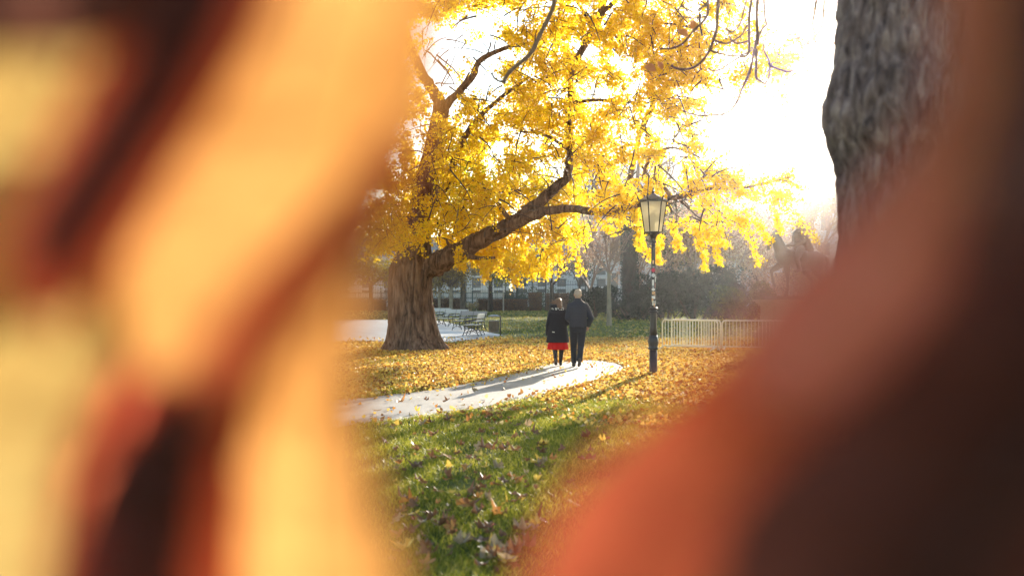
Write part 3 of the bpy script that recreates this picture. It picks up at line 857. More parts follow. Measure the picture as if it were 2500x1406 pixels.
# ------------------------------------------------------------------ bare and leafy background trees
def grow(tubes, tips, p, d, L, r, lev, maxlev, spread, up, nb, rg):
    n = 4; pts = [p.copy()]; q = p.copy(); dd = d.copy()
    for i in range(n):
        dd = dd + rg.normal(0, 0.10, 3) + np.array([0, 0, up * 0.12]); dd /= np.linalg.norm(dd)
        q = q + dd * L / n; pts.append(q.copy())
    tubes.append((pts, np.linspace(r, r * 0.55, n + 1)))
    if lev >= maxlev:
        tips.append(q.copy()); tips.append(pts[2].copy()); return
    for b_ in range(nb):
        t = rg.uniform(0.35, 1.0) if b_ < nb - 1 else 1.0
        i = min(int(t * n), n); base = pts[i]
        ax = rg.normal(0, 1, 3); ax -= dd * ax.dot(dd); ax /= np.linalg.norm(ax)
        nd_ = dd + ax * rg.uniform(0.4, 1.0) * spread; nd_ /= np.linalg.norm(nd_)
        grow(tubes, tips, base, nd_, L * rg.uniform(0.55, 0.82), r * 0.55, lev + 1, maxlev, spread, up, nb, rg)

def bg_tree(name, px, d, h_trunk, r, label, bark_m, twig_m, crown_m=None, seed=1, maxlev=4, nb=3, L=1.6, spread=0.8, up=0.4, lean=0.0, lsize=0.12, nleaf=6, jitter=0.25, group=None, minr=0.006, thick_limbs=True):
    rg = np.random.default_rng(seed)
    base = Vector(((px - 1250) / F * d, d, float(gz(d))))
    root = empty(name, base, 0, label, 'tree', group)
    top = np.array([lean, 0, h_trunk])
    secs_ = [(0, 0, -0.1, r * 1.35), (0, 0, 0.15, r * 1.15), (lean * .3, 0, h_trunk * 0.35, r), (lean * .6, 0, h_trunk * .7, r * .9), (lean, 0, h_trunk + 0.1, r * 0.82)]
    V, Fq = trunk_mesh(secs_, 18, 26, 3.0, 0.05, seed * 1.3, (0.2, 0.15))
    mesh_np('trunk', V, Fq, bark_m, root, True)
    tubes = []; tips = []
    for k in range(nb + 1):
        a = 2 * math.pi * (k + rg.uniform(-.3, .3)) / (nb + 1)
        dv = np.array([math.cos(a) * spread * .8, math.sin(a) * spread * .8, 0.9]); dv /= np.linalg.norm(dv)
        grow(tubes, tips, top - np.array([0, 0, rg.uniform(0, .25)]), dv, L, r * 0.55, 1, maxlev, spread, up, nb, rg)
    mb = MB()
    for pts, rad in tubes:
        mb.tube([Vector(p) for p in pts], [max(x, minr) for x in rad], 5 if rad[0] > 0.04 else 3, False)
    mb.build('branches', twig_m, root)
    if crown_m:
        tp = np.array(tips); pos = np.repeat(tp, nleaf, 0) + rg.normal(0, jitter, (len(tp) * nleaf, 3))
        leaf_cloud('crown', pos, rg.uniform(0.7, 1.3, len(pos)) * lsize, crown_m, root, OVAL, None, rg)
    return root

bg_tree('young_tree', 1487, 60, 2.8, 0.115, 'slim young tree with pale straight trunk and bare twigs before the dark bushes', M['pale_bark'], M['twig_red'], None, 11, 5, 3, 1.25, 0.55, 0.55, minr=0.007)
bg_tree('tree', 1537, 79, 6.6, 0.5, 'massive dark ivy-grown trunk rising behind the bushes', M['dark_bark'], M['twig'], None, 12, 4, 3, 3.2, 0.8, 0.2, minr=0.012)
iv = bpy.data.objects[[o.name for o in bpy.data.objects if o.get('label', '').startswith('massive dark ivy')][0]]
a = rng.uniform(0, 2 * np.pi, 2600); z = rng.uniform(2, 6.4, 2600)
leaf_cloud('ivy', np.stack([np.cos(a) * (0.5 + rng.uniform(0, .16, 2600)), np.sin(a) * (0.5 + rng.uniform(0, .16, 2600)), z], 1), rng.uniform(.08, .16, 2600), M['bush_leaf'], iv, OVAL)
twig_trees = [(1440, 92, 2.0, 21, 'russet_leaf', 2.0), (1600, 90, 1.6, 22, 'russet_leaf', 2.0), (1560, 96, 2.4, 28, 'olive_leaf', 2.2), (1672, 96, 2.0, 23, 'russet_leaf', 2.2), (1745, 88, 1.6, 24, 'beige_leaf', 1.9), (1815, 94, 1.8, 25, None, 2.2), (1880, 84, 1.4, 26, None, 1.9), (1950, 90, 1.8, 27, 'russet_leaf', 1.8)]
tlab = ['russet twiggy tree behind the slim pale-trunked tree', 'russet twiggy tree showing behind the lantern post', 'olive twiggy tree just right of the massive ivy-grown trunk', 'russet thin-leaved tree right of the lamp under the ginkgo sprays', 'beige twiggy tree above the right part of the dark bush', 'russet tree of fine twigs left of the mounted statue', 'russet tree of fine twigs directly behind the mounted statue', 'russet twiggy tree behind the rider of the statue']
for (px, d, h, sd, cm, L_), lb in zip(twig_trees, tlab):
    bg_tree('bare_tree', px, d, h, 0.16, lb, M['grey_bark'], M['twig_red'], M[cm or 'russet_leaf'], sd, 5, 3, L_ * 1.4, 0.75, 0.35, lsize=0.16, nleaf=16 if px in (1672, 1745, 1815) else 8, jitter=0.5, group='twiggy trees behind the bushes', minr=0.009)
for px, d, sd, lb, cm in [(1692, 77.5, 61, 'russet dense tree rising just behind the largest dark bush', 'russet_leaf'), (1775, 77, 62, 'russet dense tree behind the bush left of the pedestal', 'russet_leaf'), (1612, 80, 63, 'grey-green dense tree right of the ivy-grown trunk, behind the lamp', 'shrub_leaf')]:
    bg_tree('dense_tree', px, d, 2.6, 0.18, lb, M['grey_bark'], M['twig_red'], M[cm], sd, 4, 3, 2.9, 0.7, 0.4, lsize=0.2, nleaf=20, jitter=0.5, group='dense trees behind the bushes', minr=0.01)
bg_tree('tall_tree', 2005, 105, 5.5, 0.28, 'hazy beige tall tree beside the near trunk, above the statue rider', M['grey_bark'], M['twig_red'], M['beige_leaf'], 31, 5, 3, 2.6, 0.5, 0.6, lsize=0.2, nleaf=7, jitter=0.35, minr=0.012)
bg_tree('bare_tree', 1915, 125, 6.0, 0.16, 'tall thin leafless tree rising against the far palace', M['grey_bark'], M['twig'], None, 33, 5, 2, 3.6, 0.45, 0.8, minr=0.014)
# left, along the fence
bg_tree('park_tree', 1197, 103, 3.0, 0.2, 'dark-trunked tree with yellow-green crown behind the waste bin, before the hedge', M['dark_bark'], M['twig_dark'], M['lime_leaf'], 41, 4, 3, 1.7, 1.0, 0.1, lsize=0.24, nleaf=16, jitter=0.4, minr=0.012)
bg_tree('park_tree', 1347, 102, 2.5, 0.2, 'dark forked tree with thin green leaves behind the woman', M['dark_bark'], M['twig_dark'], M['green_leaf'], 42, 4, 3, 1.7, 0.9, 0.3, lsize=0.22, nleaf=5, jitter=0.45, minr=0.012)
bg_tree('park_tree', 1130, 98, 4.6, 0.2, 'straight grey-brown trunk beside the benches, before the hedge', M['grey_bark'], M['twig_dark'], M['olive_leaf'], 43, 4, 3, 1.6, 0.9, 0.3, lsize=0.22, nleaf=7, jitter=0.4, minr=0.012)
bg_tree('park_tree', 1101, 97, 2.3, 0.16, 'greenish trunk with low olive-brown crown behind the bench row, right of a thinner one', M['pale_bark'], M['twig_dark'], M['olive_leaf'], 44, 4, 3, 1.3, 1.0, 0.0, lsize=0.22, nleaf=14, jitter=0.4, minr=0.012)
bg_tree('park_tree', 1073, 97, 2.4, 0.12, 'thin pale trunk with olive-brown crown just right of the ginkgo trunk', M['pale_bark'], M['twig_dark'], M['olive_leaf'], 45, 4, 3, 1.3, 1.0, 0.0, lsize=0.22, nleaf=14, jitter=0.4, minr=0.012)
bg_tree('park_tree', 905, 100, 2.3, 0.2, 'golden-leaved tree left of the ginkgo trunk, seen through the near leaf', M['dark_bark'], M['twig_dark'], M['lime_leaf'], 46, 4, 3, 1.6, 1.0, 0.0, lsize=0.24, nleaf=14, jitter=0.4, minr=0.012)
bg_tree('park_tree', 1262, 122, 2.6, 0.15, 'grey-green tree beyond the iron fence, left of the far lantern', M['dark_bark'], M['twig_dark'], M['shrub_leaf'], 47, 4, 3, 1.5, 0.9, 0.2, lsize=0.24, nleaf=9, jitter=0.4, minr=0.012)
bg_tree('park_tree', 1415, 118, 2.6, 0.15, 'grey-green thin tree by the fence behind the man', M['dark_bark'], M['twig_dark'], M['shrub_leaf'], 48, 4, 3, 1.5, 0.8, 0.3, lsize=0.2, nleaf=6, jitter=0.45, minr=0.012)

def bush(name, px, d, rx, ry, rz, label, mat, n, lsize, seed, lumps=9, group=None, stems=True):
    rg = np.random.default_rng(seed)
    base = Vector(((px - 1250) / F * d, d, float(gz(d))))
    root = empty(name, base, 0, label, 'bush', group)
    C = np.stack([rg.uniform(-.75, .75, lumps) * rx, rg.uniform(-.7, .7, lumps) * ry, rg.uniform(.3, .72, lumps) * rz], 1)
    S = rg.uniform(.28, .5, lumps)[:, None] * np.array([rx, ry, rz])[None] * np.array([.95, .95, .8])
    w = rg.integers(0, lumps, n); u = rg.normal(size=(n, 3)); u /= np.linalg.norm(u, axis=1, keepdims=True)
    rad = rg.uniform(0.55, 1.06, n) ** 0.6
    p = C[w] + u * S[w] * rad[:, None]
    p[:, 2] = np.where(p[:, 2] < 0.05, rg.uniform(0.05, rz * .4, n), p[:, 2])
    leaf_cloud('foliage', p, rg.uniform(.7, 1.3, n) * lsize, mat, root, OVAL, None, rg)
    mb = MB()
    for k in range(14):
        c = C[k % lumps]
        a = Vector((c[0] * .35 + rg.normal(0, .15), c[1] * .35, -0.05)); e = Vector(c) + Vector(rg.normal(0, .25, 3))
        mb.tube([a, a.lerp(e, .5) + Vector((0, 0, .1)), e], [.04, .03, .012], 4, False)
    mb.build('stems', M['twig_dark'], root)
    return root
G = 'dark bushes along the back of the lawn'
bush('evergreen_bush', 1700, 74, 3.5, 2.4, 4.0, 'largest dark green bush, right of the lamp post behind the barriers', M['bush_leaf'], 11000, .19, 51, 14, G)
bush('evergreen_bush', 1625, 76, 2.2, 2.0, 3.3, 'dark green bush seen behind the lamp post', M['bush_leaf'], 6500, .19, 52, 10, G)
bush('evergreen_bush', 1545, 74, 2.4, 1.8, 2.1, 'low dark bush in front of the ivy-grown trunk', M['bush_leaf'], 6000, .19, 53, 10, G)
bush('evergreen_bush', 1450, 80, 1.9, 1.6, 2.5, 'dark rounded bush right behind the man', M['bush_leaf'], 5500, .19, 54, 9, G)
bush('evergreen_bush', 1815, 72, 2.2, 1.8, 2.6, 'dark bush with reddish twigs left of the pedestal', M['green_leaf'], 5000, .18, 55, 9, G)
bush('evergreen_bush', 1905, 76, 2.6, 2.0, 3.4, 'dark twiggy bush behind the pedestal and horse legs', M['russet_leaf'], 3500, .16, 56, 10, G)
bush('evergreen_bush', 2190, 80, 3.4, 2.2, 3.6, 'dark bush at the far right behind the near trunk', M['bush_leaf'], 5000, .2, 66, 10, G)
bush('evergreen_bush', 2010, 78, 2.8, 2.0, 4.6, 'brownish bush behind the horse rump', M['beige_leaf'], 4000, .18, 57, 10, G)
bush('shrub', 1255, 118, 1.6, 1.0, 2.2, 'grey-green shrub beyond the fence near the far lantern', M['shrub_leaf'], 1800, .2, 58, 8)
bush('shrub', 1325, 117, 1.3, 1.0, 2.4, 'pale shrub at the foot of the far lantern', M['shrub_leaf'], 1500, .2, 59, 8)
bush('shrub', 1148, 104, .75, .6, 1.1, 'small whitish twiggy shrub beside the straight grey trunk', M['beige_leaf'], 700, .14, 60, 6)

def hedge(px0, px1, d, h, label, seed, thick=0.9):
    rg = np.random.default_rng(seed)
    x0, x1_ = (px0 - 1250) / F * d, (px1 - 1250) / F * d; w = x1_ - x0
    root = empty('hedge', ((x0 + x1_) / 2, d, float(gz(d))), 0, label, 'hedge', 'clipped brown hedges along the fence')
    n = int(900 * w * h * 0.55) + 300
    p = np.stack([rg.uniform(-w / 2, w / 2, n), rg.uniform(-thick / 2, thick / 2, n), rg.uniform(0.02, h, n)], 1)
    f = rg.integers(0, 4, n)
    p[f == 0, 1] = -thick / 2 + rg.normal(0, .03, (f == 0).sum()); p[f == 1, 1] = -thick / 2 + rg.normal(0.05, .05, (f == 1).sum())
    p[f == 2, 2] = h + rg.normal(0, .04, (f == 2).sum())
    leaf_cloud('foliage', p, rg.uniform(.1, .17, n), M['hedge_leaf'], root, OVAL, None, rg)
    MB().box((0, 0.05, h * .47), (w - .15, thick - .25, h * .92)).build('twig_core', M['twig_dark'], root)
hedge(420, 945, 110, 1.05, 'clipped brown hedge left of the ginkgo trunk, seen through the near leaf', 61)
hedge(1052, 1130, 110, 1.1, 'clipped dark hedge behind the benches, beside the ginkgo trunk', 62)
hedge(1165, 1289, 110, 1.05, 'long low reddish-brown hedge behind the waste bin', 63)
hedge(1290, 1323, 108, 1.65, 'tall block of brown hedge left of the woman', 64, 1.2)
hedge(1332, 1425, 109, 1.6, 'tall brown hedge behind the couple, in front of the fence', 65)

# ------------------------------------------------------------------ fences, posts, far lantern
def iron_fence(name, px0, px1, d, z0, z1, rails, step, rb, mat, label, posts=4.0, spikes=True):
    x0, x1_ = (px0 - 1250) / F * d, (px1 - 1250) / F * d; w = x1_ - x0
    root = empty(name, (x0, d, float(gz(d))), 0, label, 'fence')
    mb = MB()
    for i in range(int(w / step)):
        x = (i + .5) * step
        mb.tube([(x, 0, z0), (x, 0, z1)], rb, 4, False)
        if spikes: mb.tube([(x, 0, z1), (x, 0, z1 + .08), (x, 0, z1 + .22)], [rb, rb * 2.2, .002], 4, False)
    o = mb.build('bars', mat, root); o['kind'] = 'stuff'
    for z in rails: MB().box((w / 2, 0, z), (w, .05, .06)).build('rail', mat, root)
    for i in range(int(w / posts) + 1):
        x = min(i * posts, w)
        mbp = MB().box((x, 0, (z1 + .15) / 2), (.12, .12, z1 + .25)); mbp.lathe([(.02, 0), (.08, .04), (.09, .1), (.05, .17), (.01, .24)], (x, 0, z1 + .27), 8)
        mbp.build('post', mat, root)
    return root
iron_fence('iron_fence', 260, 1460, 114, 0.1, 2.75, [0.35, 2.55], 0.17, .014, M['iron'], 'tall dark wrought iron fence with spiked bars behind the hedge')
iron_fence('railing', 260, 1310, 112, 0.75, 1.75, [0.8, 1.15, 1.25, 1.72], 0.13, .02, M['green_iron'], 'low green iron railing with close balusters before the tall fence', 4.5, False)
for px, d, h, r, lb in [(1229, 106, 1.75, .07, 'pale wooden post standing alone before the low hedge'), (1163, 104, 1.6, .045, 'thin grey stake between the straight trunk and the dark-trunked tree')]:
    b0 = ((px - 1250) / F * d, d, float(gz(d)))
    t = empty('post', b0, 0, lb, 'post')
    MB().lathe([(r * 1.05, -.05), (r, .1), (r * .95, h - .06), (r * .8, h)], n=8).build('shaft', M['post'], t)
    MB().lathe([(r * .82, 0), (r * .86, .03), (r * .3, .07)], (0, 0, h - .004), 8).build('cap', M['post'], t)

def lantern_post(name, base, label, scale=1.0, detail=True):
    t = empty(name, base, 0, label, 'lamp post')
    t.scale = (scale,) * 3
    MB().lathe([(.088, 0), (.086, .03), (.082, .06), (.080, .50)], n=20).build('base', M['rust_iron'], t, True)
    prof = [(.082, .50), (.1, .515), (.104, .54), (.085, .565), (.094, .60), (.108, .66), (.1, .72), (.078, .80)]
    MB().lathe(prof, n=32, flute=.05, nf=8).build('foot_moulding', M['iron'], t, True)
    MB().lathe([(.076, .79), (.072, .95), (.062, 1.24), (.064, 1.26)], n=32, flute=.06, nf=8).build('fluted_shaft', M['iron'], t, True)
    MB().lathe([(.066, 1.25), (.098, 1.265), (.102, 1.285), (.07, 1.30), (.07, 1.325), (.096, 1.335), (.098, 1.355), (.052, 1.38)], n=24).build('collar', M['iron'], t, True)
    MB().lathe([(.05, 1.36), (.047, 1.6), (.042, 2.6), (.042, 2.70)], n=20).build('pole', M['iron'], t, True)
    MB().lathe([(.042, 2.69), (.062, 2.70), (.064, 2.725), (.048, 2.74), (.05, 2.78), (.075, 2.84), (.11, 2.875), (.15, 2.885), (.15, 2.905)], n=24).build('neck', M['iron'], t, True)
    rot0 = R(0)
    def hx(r, z, k): a = rot0 + R(60) * k; return Vector((r * math.cos(a), r * math.sin(a), z))
    zb, zt, rb_, rt = 2.91, 3.545, .175, .272
    for k in range(6):
        p, q = hx(rb_, zb, k), hx(rt, zt, k)
        MB().tube([p, q], [.014, .016], 6).build('corner_bar', M['iron'], t)
        a, b_, c, d = hx(rb_ * .97, zb + .01, k), hx(rb_ * .97, zb + .01, k + 1), hx(rt * .97, zt - .01, k + 1), hx(rt * .97, zt - .01, k)
        nrm = (b_ - a).cross(d - a).normalized() * .004
        vs = [a - nrm, b_ - nrm, c - nrm, d - nrm, a + nrm, b_ + nrm, c + nrm, d + nrm]
        MB().add(vs, [(3, 2, 1, 0), (4, 5, 6, 7), (0, 1, 5, 4), (1, 2, 6, 5), (2, 3, 7, 6), (3, 0, 4, 7)]).build('pane', M['frosted'], t)
        MB().tube([hx(rb_, zb, k), hx(rb_, zb, k + 1)], .016, 6).build('lower_rail', M['iron'], t)
        MB().tube([hx(rt, zt, k), hx(rt, zt, k + 1)], .017, 6).build('upper_rail', M['iron'], t)
        e = hx(rt * 1.1, zt + .01, k)
        MB().tube([e, e + Vector((0, 0, .05)) + hx(.012, 0, k), e + Vector((0, 0, .075)) + hx(.03, 0, k), e + Vector((0, 0, .12)) + hx(.02, 0, k)], [.016, .02, .014, .002], 6).build('crest', M['iron'], t)
        MB().lathe([(.004, -.05), (.016, -.03), (.012, -.005), (.02, .0)], tuple(hx(rb_ * 1.05, zb - .005, k)), 8).build('drop', M['iron'], t)
    # hexagonal roof
    mb = MB(); rings = [(rt * 1.13, zt + .005), (rt * 1.13, zt + .03), (rt * .72, zt + .085), (rt * .3, zt + .135), (.035, zt + .165)]
    vs = [hx(r, z, k) for r, z in rings for k in range(6)]
    fs = [(i * 6 + k, i * 6 + (k + 1) % 6, (i + 1) * 6 + (k + 1) % 6, (i + 1) * 6 + k) for i in range(len(rings) - 1) for k in range(6)] + [tuple(range(5, -1, -1)), tuple(24 + k for k in range(6))]
    mb.add(vs, fs).build('roof', M['iron'], t)
    MB().lathe([(.03, 0), (.018, .02), (.034, .04), (.03, .055), (.012, .075), (.02, .095), (.012, .12), (.001, .17)], (0, 0, zt + .16), 12).build('finial', M['iron'], t, True)
    MB().lathe([(.02, zb - .01), (.03, zb + .1), (.045, zb + .3), (.045, zb + .4), (.02, zb + .45)], n=12).build('lamp_bulb', M['white_slat'], t, True)
    if detail:
        def patch(z, h, a0, wdeg, col, name='sticker', round_=False):
            mt = simple('sticker_print', col, tuple(c * .8 for c in col), 60, .45)
            r = .0495 - (z - 1.4) * .0055; n = 5; m_ = 5; vs = []; fs = []
            for i in range(m_):
                for j in range(n):
                    u, v_ = j / (n - 1) - .5, i / (m_ - 1) - .5
                    if round_:
                        s = math.sqrt(max(0.02, 1 - (2 * v_) ** 2)); u *= s
                    a = R(a0 + wdeg * u)
                    vs.append(((r + .0015) * math.cos(a), (r + .0015) * math.sin(a), z + h * v_))
            fs = [(i * n + j, i * n + j + 1, (i + 1) * n + j + 1, (i + 1) * n + j) for i in range(m_ - 1) for j in range(n - 1)]
            MB().add(vs, fs).build(name, mt, t, True)
        W, O, RD, K = (.75, .75, .72), (.7, .42, .2), (.6, .03, .08), (.3, .3, .32)
        for (z, h, a0, wd, c, rd) in [(2.30, .07, 262, 40, O, 0), (2.20, .03, 270, 50, K, 0), (2.135, .09, 268, 110, RD, 1), (2.03, .085, 266, 110, (.55, .55, .56), 1), (1.95, .12, 330, 50, W, 0), (1.88, .12, 255, 50, W, 0),
                                      (1.80, .05, 258, 60, K, 1), (1.74, .065, 262, 90, W, 1), (1.665, .06, 272, 80, O, 0), (1.63, .05, 300, 60, (.35, .22, .15), 0), (1.575, .06, 268, 90, W, 0), (1.52, .08, 242, 40, O, 0), (1.46, .10, 255, 40, (.6, .58, .5), 0), (1.46, .09, 310, 36, W, 0), (1.42, .07, 285, 30, O, 0), (1.82, .1, 320, 40, (.4, .2, .18), 0)]:
            patch(z, h, a0, wd, c, 'sticker', rd)
        MB().lathe([(.0486, -.01), (.0492, -.004), (.0492, .004), (.0486, .01)], (0, 0, 1.372), 16).build('band', M['galv'], t, True)
    return t
lb_ = P(1595, 913, 23.4); lb_.z = 0
lantern_post('street_lamp', lb_, 'black cast iron street lamp covered in stickers, beside the curved path')
d = 120.0
lantern_post('street_lamp', ((1300 - 1250) / F * d, d, 0.62), 'small far street lamp behind the iron fence', 1.0, False)

# ------------------------------------------------------------------ palace and houses
def building(name, x0, x1_, y, h, depth, mat, label, rows_, colw, win=(1.2, 2.2), roof_h=3.0, z0=2.0, cornice=True, statues=False, chim=()):
    w = x1_ - x0
    root = empty(name, ((x0 + x1_) / 2, y, 0.55), 0, label, 'building')
    MB().box((0, depth / 2, h / 2), (w, depth, h)).build('wall', mat, root)
    n = int(w / colw)
    wm = None; fm = None
    for i in range(n):
        for j in range(rows_):
            x = -w / 2 + (i + .5) * w / n; z = z0 + j * (h - z0 - .8) / rows_ + win[1] * .6
            if wm is None:
                wo = MB().box((0, 0, 0), (win[0], .16, win[1])).build('window', M['window'], root); wm = wo.data
                fo = MB().box((0, -.1, win[1] / 2 + .18), (win[0] + .5, .3, .22)).build('lintel', mat, wo); fm = fo.data
                si = MB().box((0, -.06, -win[1] / 2 - .1), (win[0] + .4, .24, .14)).build('sill', mat, wo); sim = si.data
            else:
                wo = bpy.data.objects.new('window', wm); COL.objects.link(wo); wo.parent = root
                fo = bpy.data.objects.new('lintel', fm); COL.objects.link(fo); fo.parent = wo
                si = bpy.data.objects.new('sill', sim); COL.objects.link(si); si.parent = wo
            wo.location = (x, -.05, z)
    if cornice:
        for z, dp, hh in ((h - .3, .8, .6), (h - 1.1, .35, .25), (h * .36, .4, .35)):
            MB().box((0, -dp / 2 + .003, z), (w + dp, dp, hh)).build('cornice', mat, root)
    if roof_h > 0:
        a = w / 2 + .3
        vs = [(-a, -.3, h + .003), (a, -.3, h + .003), (a, depth + .3, h + .003), (-a, depth + .3, h + .003), (-a + 3, depth * .45, h + roof_h), (a - 3, depth * .45, h + roof_h)]
        ro = MB().add(vs, [(3, 2, 1, 0), (0, 1, 5, 4), (2, 3, 4, 5), (1, 2, 5), (3, 0, 4)]).build('roof', M['roof'], root)
    else:
        ro = MB().box((0, depth / 2, h + .6), (w - .5, depth - .5, 1.2)).build('parapet', mat, root)
    for cx, cw, ch in chim:
        MB().box((cx - (x0 + x1_) / 2, depth * .4, h + ch / 2 + .5), (cw, 1.2, ch + .9)).box((cx - (x0 + x1_) / 2, depth * .4, h + ch + 1.05), (cw + .3, 1.5, .2)).build('chimney', mat, root)
    if statues:
        for sx in statues:
            mb = MB(); q = (sx - (x0 + x1_) / 2, .4, h + 1.2)
            mb.box((q[0], q[1], q[2] + .4), (1.2, 1.0, .8)); mb.lathe([(.5, .8), (.42, 1.6), (.5, 2.2), (.38, 2.6), (.15, 2.75), (.22, 3.0), (.2, 3.2), (.05, 3.35)], q, 10)
            mb.build('roof_figure', mat, root, True)
    return root
building('palace', 12, 84, 205, 25.0, 18, M['facade_grey'], 'long pale palace wing fading in the haze beyond the park', 4, 4.2, (1.5, 3.2), 0, 2.5, True, (44, 50.3, 54.5), ((41, 3.0, 1.2), (36, 2.2, 1.4), (47, 0.9, 2.4)))
building('town_house', -30, -0.4, 170, 7.6, 12, M['facade'], 'pale town house across the street behind the fence at the left', 2, 3.2, (1.3, 2.2), 3.2, 2.0)
building('town_house', 0, 15, 172, 8.2, 12, M['facade_grey'], 'grey-white house across the street behind the couple', 2, 3.0, (1.3, 2.1), 2.6, 2.0)
building('town_house', -75, -32, 168, 8.5, 12, M['facade_pink'], 'pink fronted house across the street, left behind the near leaves', 2, 3.2, (1.3, 2.2), 3.2, 2.0)

# ------------------------------------------------------------------ equestrian monument
D_ = 43.0
mbase = P(1950, 735, D_); mbase.z = float(gz(D_))
mon = empty('equestrian_monument', mbase, R(180 + 14), 'weathered equestrian statue of a cloaked rider on a stone pedestal', 'statue')
# local: +x is where the horse heads (camera left after the turn), y across, z up; horse foot level HZ
HZ = 1.62
ped = MB().box((0, 0, .7), (2.55, 1.25, 1.15)).build('pedestal', M['stone'], mon); bevel(ped, .02)
MB().box((0, 0, .13), (2.95, 1.65, .26)).box((0, 0, .33), (2.75, 1.45, .14)).build('plinth', M['stone'], ped)
cor = MB()
for (s, z, h) in ((2.66, 1.30, .07), (2.82, 1.37, .075), (2.98, 1.44, .07)): cor.box((0, 0, z), (s, s - 1.3, h))
cor.build('cornice', M['stone'], ped)
MB().box((0, 0, 1.545), (2.3, 1.0, .13)).build('statue_base', M['bronze'], mon)
h = MB()
S_ = 1.0
def cp(a, ra, b_, rb): capsule(h, (a[0], a[1], a[2] + HZ), ra, (b_[0], b_[1], b_[2] + HZ), rb)
cp((-.62, 0, 1.34), .40, (-.1, 0, 1.32), .37); cp((-.1, 0, 1.32), .37, (.52, 0, 1.42), .37)
cp((.5, 0, 1.36), .36, (.7, 0, 1.55), .29)
cp((-.72, .14, 1.36), .28, (-.72, -.14, 1.36), .28)
cp((.66, 0, 1.55), .29, (.86, 0, 1.95), .21); cp((.86, 0, 1.95), .21, (.97, 0, 2.25), .155); cp((.8, 0, 1.8), .2, (.92, 0, 2.2), .12)
cp((.97, 0, 2.27), .15, (1.12, 0, 2.12), .125); cp((1.12, 0, 2.12), .12, (1.22, 0, 1.86), .085); cp((1.22, 0, 1.86), .085, (1.23, 0, 1.78), .075)
for s in (-1, 1): cp((.96, s * .07, 2.36), .04, (.97, s * .085, 2.5), .014)
for i in range(8):  # mane
    t = i / 7; cp((.62 + .34 * t, .03, 1.86 + .52 * t), .085, (.58 + .34 * t, .11, 1.74 + .5 * t), .05)
# standing foreleg, raised foreleg
cp((.58, .16, 1.2), .16, (.56, .17, .78), .095); cp((.56, .17, .78), .088, (.55, .17, .68), .078); cp((.55, .17, .68), .066, (.55, .17, .22), .05); cp((.55, .17, .2), .055, (.6, .17, .06), .075); cp((.6, .17, .05), .085, (.62, .17, .0), .095)
cp((.62, -.16, 1.2), .16, (.98, -.18, .98), .095); cp((.98, -.18, .98), .085, (1.04, -.18, .92), .07); cp((1.04, -.18, .92), .06, (.96, -.18, .5), .048); cp((.96, -.18, .5), .05, (.9, -.18, .38), .07)
# hind legs: knee high and forward, hock backward
for s, o_ in ((1, -.05), (-1, .2)):
    cp((-.78 + o_ * .3, s * .16, 1.22), .25, (-.58 + o_, s * .17, .92), .15); cp((-.58 + o_, s * .17, .92), .13, (-.86 + o_, s * .17, .58), .075)
    cp((-.86 + o_, s * .17, .58), .075, (-.84 + o_, s * .17, .22), .052); cp((-.84 + o_, s * .17, .2), .056, (-.78 + o_, s * .17, .06), .075); cp((-.78 + o_, s * .17, .05), .085, (-.76 + o_, s * .17, 0), .095)
cp((-1.0, 0, 1.5), .09, (-1.18, 0, 1.38), .1); cp((-1.18, 0, 1.38), .11, (-1.24, 0, .95), .12); cp((-1.24, 0, .95), .11, (-1.2, 0, .45), .04)
fuse(h, 'horse', .03, M['bronze'], mon, 3)
# saddle cloth and breast strap
h = MB(); loft(h, [(-.02, 0, HZ + 1.28, .36, .42), (-.02, 0, HZ + 1.55, .34, .40), (-.02, 0, HZ + 1.7, .3, .3)], 20); h.build('saddle_cloth', M['bronze'], mon, True)
pts = [(0.42 + .42 * math.cos(a), .34 * math.sin(a), HZ + 1.5 + .12 * math.cos(a)) for a in np.linspace(-1.7, 1.7, 13)]
MB().tube(pts, .03, 6).build('breast_strap', M['bronze'], mon, True)
# rider
h = MB()
cp((0, 0, 1.72), .22, (.0, 0, 2.1), .2); cp((0, 0, 2.1), .21, (0, 0, 2.34), .2); cp((0, .2, 2.38), .12, (0, -.2, 2.38), .12); cp((0, 0, 2.42), .08, (.01, 0, 2.58), .075)
ellipsoid(h, (.02, 0, 2.72 + HZ), (.125, .105, .155)); ellipsoid(h, (-.05, 0, 2.72 + HZ), (.13, .13, .15)); cp((.12, 0, 2.7), .03, (.15, 0, 2.68), .018); cp((-.1, 0, 2.66), .1, (-.13, 0, 2.5), .07)
for s in (-1, 1):
    cp((.02, s * .2, 1.72), .17, (.32, s * .42, 1.42), .12); cp((.32, s * .42, 1.42), .11, (.2, s * .46, .98), .075); cp((.2, s * .46, .96), .07, (.38, s * .47, .9), .05)
    cp((0, s * .26, 2.36), .11, (.02, s * .36, 2.02), .085); cp((.02, s * .36, 2.02), .08, (.34, s * .2, 1.9), .06); cp((.34, s * .2, 1.9), .055, (.42, s * .16, 1.9), .05)
cp((-.14, 0, 2.36), .22, (-.3, 0, 1.9), .24); cp((-.3, 0, 1.9), .24, (-.46, 0, 1.68), .18); cp((-.1, .2, 2.36), .13, (-.22, .3, 1.9), .13); cp((-.1, -.2, 2.36), .13, (-.22, -.3, 1.9), .13)
fuse(h, 'rider', .026, M['bronze'], mon, 3)

